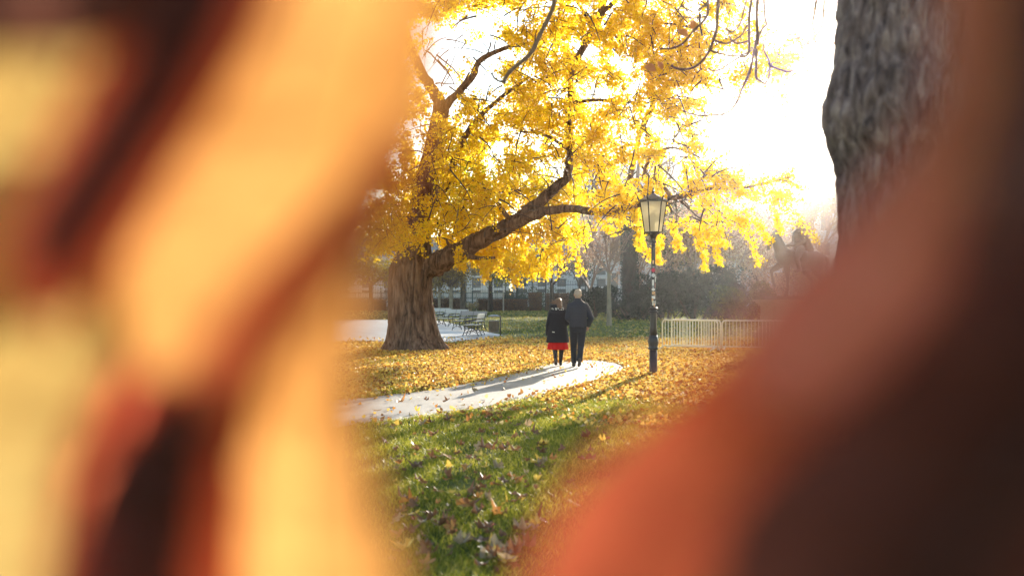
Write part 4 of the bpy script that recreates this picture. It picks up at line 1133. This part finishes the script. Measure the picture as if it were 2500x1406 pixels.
# ------------------------------------------------------------------ crowd barriers
def barrier_at(p0, p1, label):
    p0, p1 = Vector(p0), Vector(p1); w = (p1 - p0).length
    rz = math.atan2(p1.y - p0.y, p1.x - p0.x)
    t = empty('crowd_barrier', p0, rz, label, 'barrier', 'steel crowd barriers on the leaves')
    zb, zt, rc = .12, .9, .1
    pts = [(0, 0, 0.03), (0, 0, zt - rc)]
    for a in (150, 120, 100): pts.append((rc + rc * math.cos(R(a)), 0, zt - rc + rc * math.sin(R(a))))
    pts.append((rc, 0, zt)); pts.append((w - rc, 0, zt))
    for a in (60, 30): pts.append((w - rc + rc * math.cos(R(a)), 0, zt - rc + rc * math.sin(R(a))))
    pts += [(w, 0, zt - rc), (w, 0, 0.03)]
    MB().tube(pts, .02, 8).build('frame', M['galv'], t, True)
    MB().tube([(0, 0, zb), (w, 0, zb)], .017, 8).build('lower_rail', M['galv'], t, True)
    n = 17
    bm_ = None
    for i in range(n):
        x = (i + 1) * w / (n + 1)
        if bm_ is None:
            o = MB().tube([(0, 0, zb), (0, 0, zt)], .0085, 6, False).build('bar', M['galv'], t, True); bm_ = o.data
        else:
            o = bpy.data.objects.new('bar', bm_); COL.objects.link(o); o.parent = t
        o.location = (x, 0, 0)
    for x in (.08, w * .5 if False else w - .08):
        a = [(x, -.28 + .56 * i / 8, .015 + .1 * math.sin(math.pi * i / 8)) for i in range(9)]
        MB().tube(a, .016, 6).build('foot', M['galv'], t, True)
    return t
def gp(px, py, d): v = P(px, py, d); v.z = float(gz(v.y)); return v
barrier_at(gp(1617, 855, 34.6), gp(1752, 858, 33.2), 'front steel barrier nearest the lamp post, on yellow leaves')
barrier_at(gp(1640, 855, 35.3), gp(1759, 858, 33.9), 'steel barrier doubled up close behind the one nearest the lamp')
barrier_at(gp(1763, 858, 33.9), gp(1925, 858, 33.4), 'steel barrier in front of the stone pedestal')

# ------------------------------------------------------------------ benches and bin
def bench(base, rz, label, slat):
    t = empty('park_bench', base, rz, label, 'bench', 'white slatted benches with iron ends beside the gravel')
    L_ = 1.7
    so = None
    for i, (y, z, w_, hh, ry) in enumerate([(-.26, .44, .11, .03, .05), (-.13, .432, .11, .03, .02), (0.0, .43, .11, .03, 0), (.12, .44, .1, .03, -.08)]):
        MB().box((0, y, z), (L_, w_, hh), Matrix.Rotation(ry, 3, 'X')).build('seat_slat', slat, t)
    for (y, z, hh) in [(.22, .60, .07), (.275, .79, .2)]:
        MB().box((0, y, z), (L_, .03, hh), Matrix.Rotation(-.27, 3, 'X')).build('back_slat', slat, t)
    for x in (-L_ / 2 + .06, 0, L_ / 2 - .06):
        mb = MB()
        mb.tube([(x, -.34, 0), (x, -.3, .1), (x, -.24, .24), (x, -.28, .38), (x, -.3, .42)], [.02, .018, .018, .02, .02], 6)
        mb.tube([(x, .3, 0), (x, .26, .12), (x, .16, .26), (x, .14, .4), (x, .2, .55), (x, .3, .9)], [.02, .018, .018, .02, .02, .016], 6)
        mb.tube([(x, -.3, .41), (x, 0, .4), (x, .16, .42)], .018, 6)
        mb.tube([(x, -.24, .24), (x, -.1, .31), (x, .04, .33), (x, .16, .26)], .014, 6)
        mb.tube([(x, -.26, .1), (x, -.1, .2), (x, .06, .2), (x, .24, .1)], .012, 6)
        mb.build('end_frame', M['iron'], t, True)
        ar = MB(); ar.tube([(x, -.3, .42), (x, -.34, .52), (x, -.3, .6), (x, -.22, .62), (x, -.05, .6), (x, .1, .66), (x, .22, .68)], .017, 6)
        ar.tube([(x, -.22, .62), (x, -.2, .54), (x, -.26, .52), (x, -.28, .56)], .012, 6)
        ar.build('armrest', M['iron'], t, True)
    return t
bench(gp(1066, 790, 63.5), R(-42), 'white bench half hidden behind the ginkgo trunk', M['white_slat'])
bench(gp(1105, 795, 58), R(-42), 'white bench, middle one of the row right of the trunk', M['white_slat'])
bench(gp(1146, 805, 52.5), R(-42), 'weathered grey bench at the near end of the row', M['weathered_slat'])
bench(gp(1158, 818, 46.5), R(-98), 'bench turned end-on with black scrolled iron side, nearest the waste bin', M['white_slat'])
# litter bin on a post
t = empty('waste_bin', gp(1206, 824, 46.2), 0, 'dark round litter bin on a post with a domed hood, beside the benches', 'bin')
n_st = 18
for k in range(n_st):
    a = 2 * math.pi * k / n_st
    MB().box((.2 * math.cos(a), .2 * math.sin(a), .37), (.02, .06, .48), Matrix.Rotation(a, 3, 'Z')).build('stave', M['bin_wood'], t)
MB().lathe([(.186, .13), (.19, .14), (.19, .6), (.17, .6), (.17, .16)], n=20).build('liner', M['iron'], t, True)
for z in (.16, .6): MB().lathe([(.209, z - .015), (.216, z), (.209, z + .015)], n=24).build('hoop', M['bin_metal'], t, True)
MB().tube([(.265, 0, -.05), (.265, 0, .3), (.265, 0, .72), (.25, 0, .79), (.2, 0, .82)], .027, 10).build('post', M['iron'], t, True)
MB().tube([(.22, 0, .45), (.265, 0, .45)], .02, 6).build('bracket', M['iron'], t)
MB().lathe([(.235, .765), (.24, .785), (.2, .815), (.12, .838), (.01, .845)], n=24).build('hood', M['bin_metal'], t, True)

# ------------------------------------------------------------------ couple
def fingers(mb, wrist, dirv, side, back, s=1.0):
    """a palm and five bent fingers hung from a wrist; dirv: along the hand, side: towards the thumb, back: curl direction"""
    w = Vector(wrist); d = Vector(dirv).normalized(); sd = Vector(side).normalized(); bk = Vector(back).normalized()
    capsule(mb, w, .024 * s, w + d * .075 * s, .026 * s, 10)
    capsule(mb, w + sd * .02 * s + d * .02 * s, .018 * s, w + sd * .022 * s + d * .075 * s, .017 * s, 10)
    capsule(mb, w - sd * .02 * s + d * .02 * s, .018 * s, w - sd * .024 * s + d * .07 * s, .016 * s, 10)
    for i, (o_, l) in enumerate(((.03, .062), (.01, .072), (-.011, .068), (-.031, .052))):
        a = w + d * .085 * s + sd * o_ * s; b_ = a + (d * .8 + bk * .35).normalized() * l * .55 * s; c = b_ + (d * .35 + bk * .9).normalized() * l * .5 * s
        capsule(mb, a, .0095 * s, b_, .0088 * s, 8); capsule(mb, b_, .0088 * s, c, .0075 * s, 8)
    a = w + d * .025 * s + sd * .03 * s; b_ = a + (d * .6 + sd * .8).normalized() * .04 * s; c = b_ + (d * .9 + bk * .3).normalized() * .03 * s
    capsule(mb, a, .013 * s, b_, .0105 * s, 8); capsule(mb, b_, .0105 * s, c, .009 * s, 8)

def face(mb, c, s=1.0, turn=0.0):
    """skull with jaw, nose, brow, lips and ears; faces +y"""
    Rz = Matrix.Rotation(turn, 3, 'Z'); c = Vector(c)
    def e(p, r): ellipsoid(mb, c + Rz @ (Vector(p) * s), [x * s for x in r], Rz, 14, 10)
    e((0, -.012, .03), (.076, .094, .092)); e((0, .02, -.03), (.062, .072, .085)); e((0, .045, -.075), (.04, .045, .04))
    e((0, .098, -.018), (.013, .02, .022)); e((0, .086, .004), (.011, .014, .03)); e((0, .083, .026), (.05, .014, .01)); e((0, .082, -.055), (.024, .012, .011))
    for q in (-1, 1):
        e((q * .079, -.002, -.008), (.011, .022, .032)); e((q * .03, .083, .008), (.013, .008, .008))

def shoe(mb, heel, toe, r=.042):
    """ankle-high shoe from heel to toe"""
    h_, t_ = Vector(heel), Vector(toe)
    capsule(mb, h_, r * .92, h_.lerp(t_, .45), r, 12, (1, 1, .85)); capsule(mb, h_.lerp(t_, .4), r, t_, r * .72, 12, (1.05, 1, .7))
    capsule(mb, h_ + Vector((0, .012, .02)), r * .95, h_ + Vector((0, .02, .085)), r * .98, 12)

# --- man
mp = gp(1411, 897, 25.7)
man = empty('person', mp, R(4), 'person with short grey hair in dark jacket and trousers, walking away arm in arm', 'person')
b_ = MB()
hip = {1: Vector((.09, -.02, .88)), -1: Vector((-.09, .02, .88))}
knee = {1: Vector((.06, -.02, .48)), -1: Vector((-.075, .17, .49))}
ank = {1: Vector((.0, -.26, .16)), -1: Vector((-.06, .24, .09))}
for s in (1, -1):
    capsule(b_, hip[s], .088, knee[s], .057); capsule(b_, knee[s], .056, ank[s], .036)
capsule(b_, (0, 0, .92), .13, (0, .0, 1.1), .125); capsule(b_, (0, 0, 1.1), .13, (0, .0, 1.34), .145, flat=(1.15, .8, 1)); capsule(b_, (-.14, 0, 1.395), .058, (.14, 0, 1.395), .058)
capsule(b_, (0, 0, 1.42), .062, (0, .02, 1.56), .057)
face(b_, (0, .035, 1.645), 1.02)
sh = {1: Vector((.19, 0, 1.395)), -1: Vector((-.19, 0, 1.395))}
el = {1: Vector((.29, -.06, 1.12)), -1: Vector((-.24, -.03, 1.12))}
wr = {1: Vector((.25, .1, .94)), -1: Vector((-.16, .2, 1.05))}
for s in (1, -1):
    capsule(b_, sh[s], .056, el[s], .042); capsule(b_, el[s], .042, wr[s], .028)
fingers(b_, wr[1], (-.1, .4, -.8), (-.3, .9, .2), (-1, .1, 0), 1.05); fingers(b_, wr[-1], (.5, .8, 0), (0, .2, 1), (.3, -.2, -.8), 1.05)
fuse(b_, 'body', .0085, M['skin'], man, 2)
# jacket
j = MB()
loft(j, [(.0, 0, .885, .185, .135, .02, 5, 0), (.0, 0, .92, .198, .15, .02, 5, .4), (.0, 0, 1.0, .2, .152, .015, 4, 1), (0, 0, 1.12, .205, .15), (0, -.005, 1.28, .222, .152), (0, -.005, 1.37, .225, .142), (0, 0, 1.43, .195, .122), (0, 0, 1.47, .15, .105), (0, .005, 1.505, .105, .092), (0, .01, 1.53, .078, .08)], 32)
for s in (1, -1):
    capsule(j, sh[s] - Vector((s * .012, 0, .005)), .074, el[s], .066); capsule(j, el[s], .068, wr[s] + (el[s] - wr[s]) * .08, .05)
fuse(j, 'jacket', .012, M['jacket'], man, 2)
cl = MB(); loft(cl, [(0, .012, 1.49, .092, .088), (0, .015, 1.53, .082, .08), (0, .018, 1.565, .079, .077), (0, .018, 1.566, .066, .066)], 24); cl.build('collar', M['jacket'], man, True)
hb = MB(); loft(hb, [(.0, 0, .872, .18, .132), (.0, 0, .875, .193, .143), (.0, 0, .93, .2, .15), (.0, 0, .935, .19, .14)], 32); hb.build('hem_band', M['coat'], man, True)
# trousers
tr_ = MB()
loft(tr_, [(0, 0, .80, .165, .13), (0, 0, .87, .172, .135), (0, 0, .93, .165, .13)], 28)
for s in (1, -1):
    capsule(tr_, hip[s] + Vector((s * .0, 0, -.02)), .104, knee[s], .078); capsule(tr_, knee[s], .078, ank[s] + (knee[s] - ank[s]) * .1, .066)
fuse(tr_, 'trousers', .011, M['trousers'], man, 2)
f = MB(); shoe(f, ank[1] + Vector((0, -.03, -.05)), ank[1] + Vector((0.0, .11, -.115))); fuse(f, 'shoe', .008, M['shoe'], man, 2)
f = MB(); shoe(f, ank[-1] + Vector((0, -.03, -.05)), ank[-1] + Vector((-.01, .17, -.045))); fuse(f, 'shoe', .008, M['shoe'], man, 2)
hr = MB(); ellipsoid(hr, (0, .01, 1.69), (.084, .1, .088)); ellipsoid(hr, (0, -.025, 1.655), (.08, .078, .08)); ellipsoid(hr, (0, -.035, 1.61), (.062, .05, .05))
o = fuse(hr, 'hair', .008, M['hair_grey'], man, 2)

# --- woman
wp = gp(1362, 893, 26.3)
wom = empty('person', wp, R(-3), 'person in long black coat over a red skirt with a patterned scarf', 'person')
b_ = MB()
hip = {1: Vector((.08, -.0, .78)), -1: Vector((-.08, 0, .78))}
knee = {1: Vector((.085, .09, .42)), -1: Vector((-.07, -.02, .42))}
ank = {1: Vector((.06, .16, .085)), -1: Vector((-.045, -.2, .125))}
for s in (1, -1):
    capsule(b_, hip[s], .085, knee[s], .052)
    capsule(b_, knee[s], .05, knee[s].lerp(ank[s], .3) + Vector((0, -.012, 0)), .052); capsule(b_, knee[s].lerp(ank[s], .3), .05, ank[s], .032)
capsule(b_, (0, 0, .82), .125, (0, 0, 1.0), .105); capsule(b_, (0, 0, 1.0), .105, (0, 0, 1.18), .12, flat=(1.1, .8, 1)); capsule(b_, (-.12, 0, 1.25), .06, (.12, 0, 1.25), .06)
capsule(b_, (0, 0, 1.25), .052, (0, .02, 1.38), .048)
face(b_, (.01, .03, 1.455), .94, R(12))
sh = {1: Vector((.165, 0, 1.25)), -1: Vector((-.165, 0, 1.25))}
el = {1: Vector((.225, -.03, 1.0)), -1: Vector((-.215, -.03, .98))}
wr = {1: Vector((.3, .16, 1.0)), -1: Vector((-.235, .06, .77))}
for s in (1, -1):
    capsule(b_, sh[s], .048, el[s], .037); capsule(b_, el[s], .037, wr[s], .026)
fingers(b_, wr[1], (.7, .6, -.1), (-.2, .3, 1), (.2, .2, -.9), .92); fingers(b_, wr[-1], (0, .1, -1), (.2, .9, 0), (1, 0, 0), .92)
fuse(b_, 'body', .0085, M['skin'], wom, 2)
c = MB()
loft(c, [(-.005, 0, .545, .262, .2, .03, 6, 0), (-.005, 0, .57, .264, .202, .03, 6, 0), (-.003, 0, .72, .242, .185, .025, 6, .3), (0, 0, .9, .212, .165, .015, 5, .5), (0, 0, 1.02, .195, .15), (0, 0, 1.14, .195, .145), (0, 0, 1.22, .19, .13), (0, 0, 1.29, .14, .1), (0, .01, 1.35, .075, .072)], 36)
for s in (1, -1):
    capsule(c, sh[s] - Vector((s * .012, 0, .012)), .074, el[s], .062); capsule(c, el[s], .062, wr[s] + (wr[s] - el[s]) * (.12 if s < 0 else -.05), .052)
fuse(c, 'coat', .012, M['coat'], wom, 2)
MB().box((-.1, -.198, .79), (.055, .006, .02), Matrix.Rotation(.12, 3, 'Y')).build('pocket_tab', M['galv'], wom)
MB().box((0.005, -.19, .74), (.008, .02, .34), Matrix.Rotation(R(7), 3, 'X')).build('back_seam', M['trousers'], wom)
s_ = MB(); loft(s_, [(0, 0, .385, .236, .18, .06, 11, 0), (0, 0, .39, .24, .184, .06, 11, 0), (0, 0, .48, .226, .175, .045, 11, .15), (0, 0, .58, .205, .165, .03, 11, .3)], 66); s_.build('skirt', M['skirt'], wom, True)
tg = MB()
for s in (1, -1):
    capsule(tg, hip[s] - Vector((0, 0, .1)), .085, knee[s], .06); capsule(tg, knee[s], .058, knee[s].lerp(ank[s], .3) + Vector((0, -.012, 0)), .058); capsule(tg, knee[s].lerp(ank[s], .3), .056, ank[s], .04)
fuse(tg, 'tights', .01, M['tights'], wom, 2)
f = MB(); shoe(f, ank[-1] + Vector((0, -.03, -.045)), ank[-1] + Vector((0.0, .10, -.085)), .04); fuse(f, 'shoe', .008, M['shoe'], wom, 2)
f = MB(); shoe(f, ank[1] + Vector((0, -.03, -.045)), ank[1] + Vector((.02, .15, -.045)), .04); fuse(f, 'shoe', .008, M['tights'], wom, 2)
sc = MB()
loft(sc, [(-.0, .0, 1.29, .15, .125, .05, 4, 0), (-.005, .0, 1.325, .145, .125, .05, 5, .5), (-.005, .005, 1.37, .12, .11, .05, 4, 1), (0, .01, 1.41, .1, .095, .03, 5, 1)], 32)
fuse(sc, 'scarf', .012, M['scarf'], wom, 2)
hd = MB(); loft(hd, [(-.05, -.02, 1.345, .12, .1, .06, 3, 0), (-.06, -.015, 1.39, .115, .1, .05, 4, .4), (-.06, -.01, 1.43, .1, .09, .03, 4, 1)], 28)
fuse(hd, 'hood', .014, M['coat'], wom, 2)
hr = MB(); ellipsoid(hr, (.01, .0, 1.485), (.088, .1, .09)); ellipsoid(hr, (.012, -.035, 1.44), (.09, .075, .1)); ellipsoid(hr, (.03, -.07, 1.385), (.07, .06, .085))
for i in range(9):
    a = Vector((-.05 + random.uniform(-.03, .03), -.05, 1.47 + random.uniform(-.03, .04))); e = a + Vector((-.07 - random.uniform(0, .07), random.uniform(-.02, .02), random.uniform(-.03, .045)))
    capsule(hr, a, .012, a.lerp(e, .5) + Vector((0, 0, .012)), .008, 6); capsule(hr, a.lerp(e, .5) + Vector((0, 0, .012)), .008, e, .004, 6)
fuse(hr, 'hair', .007, M['hair_brown'], wom, 1)

# ------------------------------------------------------------------ fallen leaves one could pick up, near grass
def lobed(seed, lobes=5, curl=.3):
    rg = np.random.default_rng(seed); vs = [(0, 0, .02)]; n = lobes * 4
    for i in range(n):
        t = i / n; a = R(-90 + 22) + t * R(360 - 44)
        ph = (i % 4); prof = [.5, .78, 1.0, .78][ph] if lobes > 1 else 1
        env = .55 + .45 * math.cos((t - .5) * 2.2)
        r = .5 * prof * env * rg.uniform(.88, 1.1)
        if lobes == 3: r = .42 * rg.uniform(.85, 1.1)
        x, y = r * math.cos(a), r * math.sin(a)
        if lobes == 3: x *= .62
        vs.append((x, y, curl * (r ** 2) * rg.uniform(.2, 1.6) + rg.normal(0, .025)))
    fs = [(0, i, i + 1) for i in range(1, n)]
    vs += [(-.008, -.0, .02), (.008, 0, .02), (.004, -.42, .06), (-.004, -.42, .06)]
    k = n + 1; fs.append((k, k + 1, k + 2, k + 3))
    return vs, fs
tones = {'brown': ((.16, .075, .035), (.24, .12, .06)), 'orange': ((.42, .17, .045), (.5, .25, .07)), 'yellow': ((.66, .42, .06), (.75, .54, .12)), 'pale': ((.32, .23, .13), (.42, .31, .19)), 'red': ((.3, .05, .03), (.4, .09, .04))}
LM = {}
for k_, (c1, c2) in tones.items():
    m, nt, b, out = new_mat('fallen_' + k_)
    col = ramp(nt, noise(nt, 5, 4, .6, coords(nt)), [(.35, c1), (.65, c2)])
    nt.links.new(col, b.inputs['Base Color']); b.inputs['Roughness'].default_value = .5
    tr2 = nd(nt, 'ShaderNodeBsdfTranslucent'); nt.links.new(col, tr2.inputs['Color'])
    mx = nd(nt, 'ShaderNodeMixShader'); mx.inputs[0].default_value = .35
    nt.links.new(b.outputs[0], mx.inputs[1]); nt.links.new(tr2.outputs[0], mx.inputs[2]); nt.links.new(mx.outputs[0], out.inputs['Surface'])
    LM[k_] = m
leaf_me = {}
for k_ in tones:
    for s in range(4):
        vs, fs = lobed(100 + s * 7, [5, 3, 3, 5][s], [.5, 1.1, 1.9, 1.5][s])
        me = bpy.data.meshes.new('fallen_leaf'); me.from_pydata(vs, [], fs); me.update(); me.materials.append(LM[k_]); leaf_me[(k_, s)] = me
rl = random.Random(5)
def drop(px, py, tone, size, label, group):
    g_ = ground_pt(px, py); s = rl.randrange(4)
    o = bpy.data.objects.new('fallen_leaf', leaf_me[(tone, s)]); COL.objects.link(o)
    o.location = (g_.x, g_.y, float(gz(g_.y)) + rl.uniform(.03, .06)); o.scale = (size,) * 3
    o.rotation_euler = (rl.gauss(0, .4), rl.gauss(0, .4), rl.uniform(0, 6.28))
    tag(o, label, 'leaf', group)
for i in range(280):
    while True:
        px = rl.uniform(930, 1480); py = 1000 + 420 * rl.random() ** 1.1
        if py > 1400: continue
        edge_l = np.interp(py, [1000, 1150, 1406], [900, 960, 960]); edge_r = np.interp(py, [1000, 1150, 1250, 1406], [1650, 1430, 1330, 1270])
        g_ = ground_pt(px, py)
        if edge_l < px < edge_r and not inside(path_poly, np.array([g_.x]), np.array([g_.y]))[0]: break
    tone = rl.choices(['brown', 'orange', 'yellow', 'pale', 'red'], [.6, .11, .13, .15, .01])[0]
    where = 'in the sunlit grass near the path' if py < 1090 else ('in the grass halfway to the path' if py < 1220 else 'in the shaded grass closest to the camera')
    size = rl.uniform(.07, .17) if rl.random() < .7 else rl.uniform(.05, .09)
    side = 'at the left' if px < 1080 else ('at the centre' if px < 1230 else 'at the right')
    big = 'broad' if size > .14 else ('middling' if size > .095 else 'small')
    drop(px, py, tone, size, f'{big} {tone} fallen leaf lying {where}, {side}', 'single fallen leaves on the near grass')
for (px, py, tn, sz) in [(1272, 968, 'orange', .2), (977, 990, 'orange', .22), (1040, 985, 'brown', .14), (1092, 988, 'brown', .14), (1160, 962, 'pale', .16), (1016, 1010, 'yellow', .14), (1432, 905, 'brown', .12), (1475, 918, 'yellow', .1), (1350, 925, 'brown', .1), (920, 1008, 'pale', .15)]:
    drop(px, py, tn, sz, f'{tn} fallen leaf lying on the pale path', 'fallen leaves on the path')

# ------------------------------------------------------------------ autumn leaves right in front of the lens
def blade_mat(name, c_mid, c_edge, trans, blotch=None):
    m, nt, b, out = new_mat(name)
    at = nd(nt, 'ShaderNodeAttribute', attribute_name='across')
    col = ramp(nt, at.outputs['Fac'], [(0.0, c_mid), (1.0, c_edge)])
    n1 = noise(nt, 16, 4, .6, coords(nt))
    mx = nd(nt, 'ShaderNodeMix', data_type='RGBA', blend_type='MULTIPLY'); mx.inputs['Factor'].default_value = .8
    nt.links.new(col, mx.inputs['A']); nt.links.new(ramp(nt, n1, [(.38, blotch or (.6, .5, .4)), (.6, (1, 1, 1))]), mx.inputs['B'])
    col = mx.outputs['Result']
    nt.links.new(col, b.inputs['Base Color']); b.inputs['Roughness'].default_value = .7; b.inputs['Specular IOR Level'].default_value = .06
    t2 = nd(nt, 'ShaderNodeBsdfTranslucent'); nt.links.new(col, t2.inputs['Color'])
    ms = nd(nt, 'ShaderNodeMixShader'); ms.inputs[0].default_value = trans
    nt.links.new(b.outputs[0], ms.inputs[1]); nt.links.new(t2.outputs[0], ms.inputs[2]); nt.links.new(ms.outputs[0], out.inputs['Surface'])
    return m
BL = {
    'gold': blade_mat('gold_blade', (.54, .285, .092), (.46, .22, .066), .6, (.66, .56, .45)),
    'straw': blade_mat('straw_blade', (.41, .295, .105), (.37, .24, .078), .6, (.7, .6, .5)),
    'rust': blade_mat('rust_blade', (.24, .05, .022), (.33, .085, .034), .6),
    'maroon': blade_mat('maroon_blade', (.04, .011, .01), (.16, .03, .02), .42),
    'halo': blade_mat('halo_blade', (.78, .14, .085), (.88, .25, .14), .7),  # red leaves added as a halo around the dark blurred ones
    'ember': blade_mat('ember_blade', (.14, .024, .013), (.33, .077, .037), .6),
    'russet': blade_mat('russet_lightened_blade', (.75, .24, .17), (.8, .28, .18), .65),  # unlit upper part of the ember leaf, light put into its colour
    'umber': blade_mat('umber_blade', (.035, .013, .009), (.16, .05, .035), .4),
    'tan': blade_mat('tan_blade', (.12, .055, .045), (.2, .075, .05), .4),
}
def near_leaf(left, right, d, mat, label, tilt=0.0, cup=0.012, pleat=0.002, veins=7):
    """leaf between two margins given root to tip; d depth of the midrib, cup: margins bend away"""
    n, k = 40, 13
    A = catmull([Vector((a, b_, 0)) for a, b_ in left], n); B = catmull([Vector((a, b_, 0)) for a, b_ in right], n)
    mid0 = A[n // 2].lerp(B[n // 2], .5); o0 = P(mid0.x, mid0.y, d)
    root = empty('autumn_leaf', o0, 0, label, 'leaf', 'blurred autumn leaves close to the lens')
    vs = []; ac = []
    for i in range(n):
        t = i / (n - 1)
        for j in range(k):
            s = j / (k - 1) * 2 - 1; q = A[i].lerp(B[i], j / (k - 1))
            dd = d + tilt * (t - .5) + cup * s * s + pleat * math.sin((t * veins + abs(s) * .5) * 2 * math.pi) * (1 - abs(s) * .4)
            vs.append(P(q.x, q.y, dd) - o0); ac.append(abs(s))
    fs = [(i * k + j, i * k + j + 1, (i + 1) * k + j + 1, (i + 1) * k + j) for i in range(n - 1) for j in range(k - 1)]
    o = MB().add(vs, fs).build('blade', BL[mat], root, True)
    at = o.data.attributes.new('across', 'FLOAT', 'POINT'); at.data.foreach_set('value', ac)
    vm = M['vein_' + ('d' if mat in ('maroon', 'umber', 'tan') else 'l')]
    mr = [vs[i * k + k // 2] + Vector((0, -.0006, 0)) for i in range(n)]
    MB().tube(mr, list(np.linspace(.0011, .0003, n)), 6).build('midrib', vm, root, True)
    mb = MB()
    for v_ in range(veins):
        i0 = int((v_ + .7) / (veins + 1.2) * n)
        for sgn in (-1, 1):
            pl = [vs[min(i0 + int(q * .9), n - 1) * k + k // 2 + sgn * q] + Vector((0, -.0004, 0)) for q in range(0, k // 2)]
            mb.tube(pl, list(np.linspace(.0005, .0002, len(pl))), 4, False)
    mb.build('side_veins', vm, root, True)
    s0 = vs[k // 2]; sd_ = (vs[k // 2] - vs[3 * k + k // 2]).normalized()
    MB().tube([s0, s0 + sd_ * .012, s0 + sd_ * .026 + Vector((0, .004, .004))], [.0011, .001, .0013], 6).build('stalk', vm, root, True)
    return root
M['vein_l'] = simple('vein_light', (.5, .2, .05), (.45, .17, .04), 50, .5)
M['vein_d'] = simple('vein_dark', (.06, .025, .018), (.08, .03, .02), 50, .5)
near_leaf([(900, -420), (660, -250), (500, -50), (390, 150), (300, 350), (220, 520), (200, 700), (260, 880), (400, 1030)], [(1090, -420), (1120, -250), (1085, -50), (1060, 150), (1045, 330), (905, 470), (720, 630), (570, 800), (390, 1040)], .27, 'gold', 'large glowing golden leaf slanting across the left half of the picture')
near_leaf([(700, 1800), (500, 1600), (500, 1400), (540, 1150), (620, 930), (740, 780), (850, 640), (940, 450)], [(860, 1800), (975, 1600), (985, 1400), (925, 1200), (890, 1020), (885, 850), (925, 680), (965, 440)], .26, 'gold', 'golden leaf rising from the bottom edge left of centre')
near_leaf([(-300, 1800), (-350, 1500), (-330, 1200), (-250, 900), (-100, 600), (60, 380)], [(100, 1800), (330, 1500), (420, 1250), (450, 1020), (430, 780), (330, 420)], .28, 'straw', 'pale straw-yellow leaf at the lower left edge')
near_leaf([(-350, 700), (-300, 450), (-220, 250), (-60, 60), (120, -60)], [(-100, 860), (140, 740), (280, 480), (400, 230), (380, -40)], .28, 'straw', 'straw-yellow leaf at the upper left edge, under the dark one')
near_leaf([(955, 290), (850, 440), (720, 570), (580, 710), (470, 870), (360, 1030), (300, 1190)], [(1045, 360), (965, 520), (860, 660), (730, 820), (640, 960), (600, 1120), (430, 1230)], .25, 'rust', 'narrow rust-red leaf between the two golden leaves')
near_leaf([(520, -300), (370, -120), (270, 60), (170, 250), (80, 420), (0, 580), (40, 760)], [(790, -300), (740, -120), (650, 60), (535, 260), (420, 440), (310, 620), (130, 800)], .245, 'halo', 'added red translucent leaf, a halo behind the narrow dark one')
near_leaf([(560, -300), (450, -120), (360, 60), (255, 250), (150, 420), (70, 560), (80, 680)], [(690, -300), (640, -120), (550, 60), (445, 260), (335, 440), (235, 590), (120, 720)], .23, 'maroon', 'narrow dark maroon leaf slanting down the upper left')
near_leaf([(300, 1850), (130, 1650), (110, 1450), (130, 1280), (150, 1120), (260, 900)], [(380, 1850), (570, 1650), (590, 1450), (600, 1280), (590, 1120), (430, 920)], .245, 'halo', 'added red translucent leaf, a halo around the dark one at the bottom left')
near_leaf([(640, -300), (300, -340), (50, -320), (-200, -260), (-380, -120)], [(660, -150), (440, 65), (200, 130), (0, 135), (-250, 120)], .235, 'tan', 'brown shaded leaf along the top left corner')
near_leaf([(300, 1850), (120, 1650), (135, 1450), (180, 1280), (240, 1140), (345, 1010), (435, 920)], [(380, 1850), (440, 1650), (465, 1450), (490, 1280), (505, 1140), (505, 1000), (475, 910)], .235, 'umber', 'dark maroon leaf rising from the bottom left')
near_leaf([(2400, -350), (2330, -180), (2290, 0), (2280, 220), (2150, 430), (1980, 620), (1860, 750), (1800, 880), (1850, 1010)], [(2450, -350), (2470, -180), (2480, 0), (2480, 240), (2440, 480), (2320, 760), (2170, 940), (2010, 1030), (1890, 1030)], .226, 'russet', 'reddish brown leaf at the right, colour lightened against its shade, below the corner leaf')
near_leaf([(2200, 400), (2040, 540), (1900, 680), (1770, 840), (1590, 1000), (1410, 1170), (1290, 1400), (1230, 1650), (1260, 1850)], [(2260, 440), (2290, 600), (2240, 800), (2170, 960), (2070, 1130), (1850, 1330), (1710, 1500), (1570, 1700), (1400, 1850)], .238, 'ember', 'glowing ember-red leaf slanting to the bottom edge right of centre')
near_leaf([(2900, 300), (2640, 400), (2450, 560), (2300, 740), (2160, 900), (1980, 1060), (1800, 1230), (1740, 1450), (1760, 1700), (1900, 1900)], [(2950, 500), (3000, 700), (3000, 900), (2980, 1050), (2950, 1200), (2900, 1350), (2850, 1500), (2700, 1650), (2450, 1800), (2200, 1900)], .215, 'umber', 'biggest leaf filling the lower right corner, shade put into its dark umber colour')  # shaded region of the right-hand leaf, its shade put into the colour
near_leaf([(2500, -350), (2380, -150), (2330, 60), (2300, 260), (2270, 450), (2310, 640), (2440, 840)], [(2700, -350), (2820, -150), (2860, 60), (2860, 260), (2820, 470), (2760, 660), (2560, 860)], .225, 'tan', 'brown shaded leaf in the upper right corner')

# ------------------------------------------------------------------ air
hz = MB().box((25, 160, 16.5), (400, 400, 36)).build('haze', None)
tag(hz, 'thin luminous morning haze filling the park', 'haze', kind='stuff')
m = bpy.data.materials.new('haze'); m.use_nodes = True; nt = m.node_tree
nt.nodes.remove(nt.nodes['Principled BSDF'])
pv = nt.nodes.new('ShaderNodeVolumePrincipled')
pv.inputs['Color'].default_value = (.96, .96, 1.0, 1); pv.inputs['Density'].default_value = HAZE_DENSITY; pv.inputs['Anisotropy'].default_value = .93
nt.links.new(pv.outputs[0], nt.nodes['Material Output'].inputs['Volume'])
hz.data.materials.append(m)
print('scene built', len(bpy.data.objects))
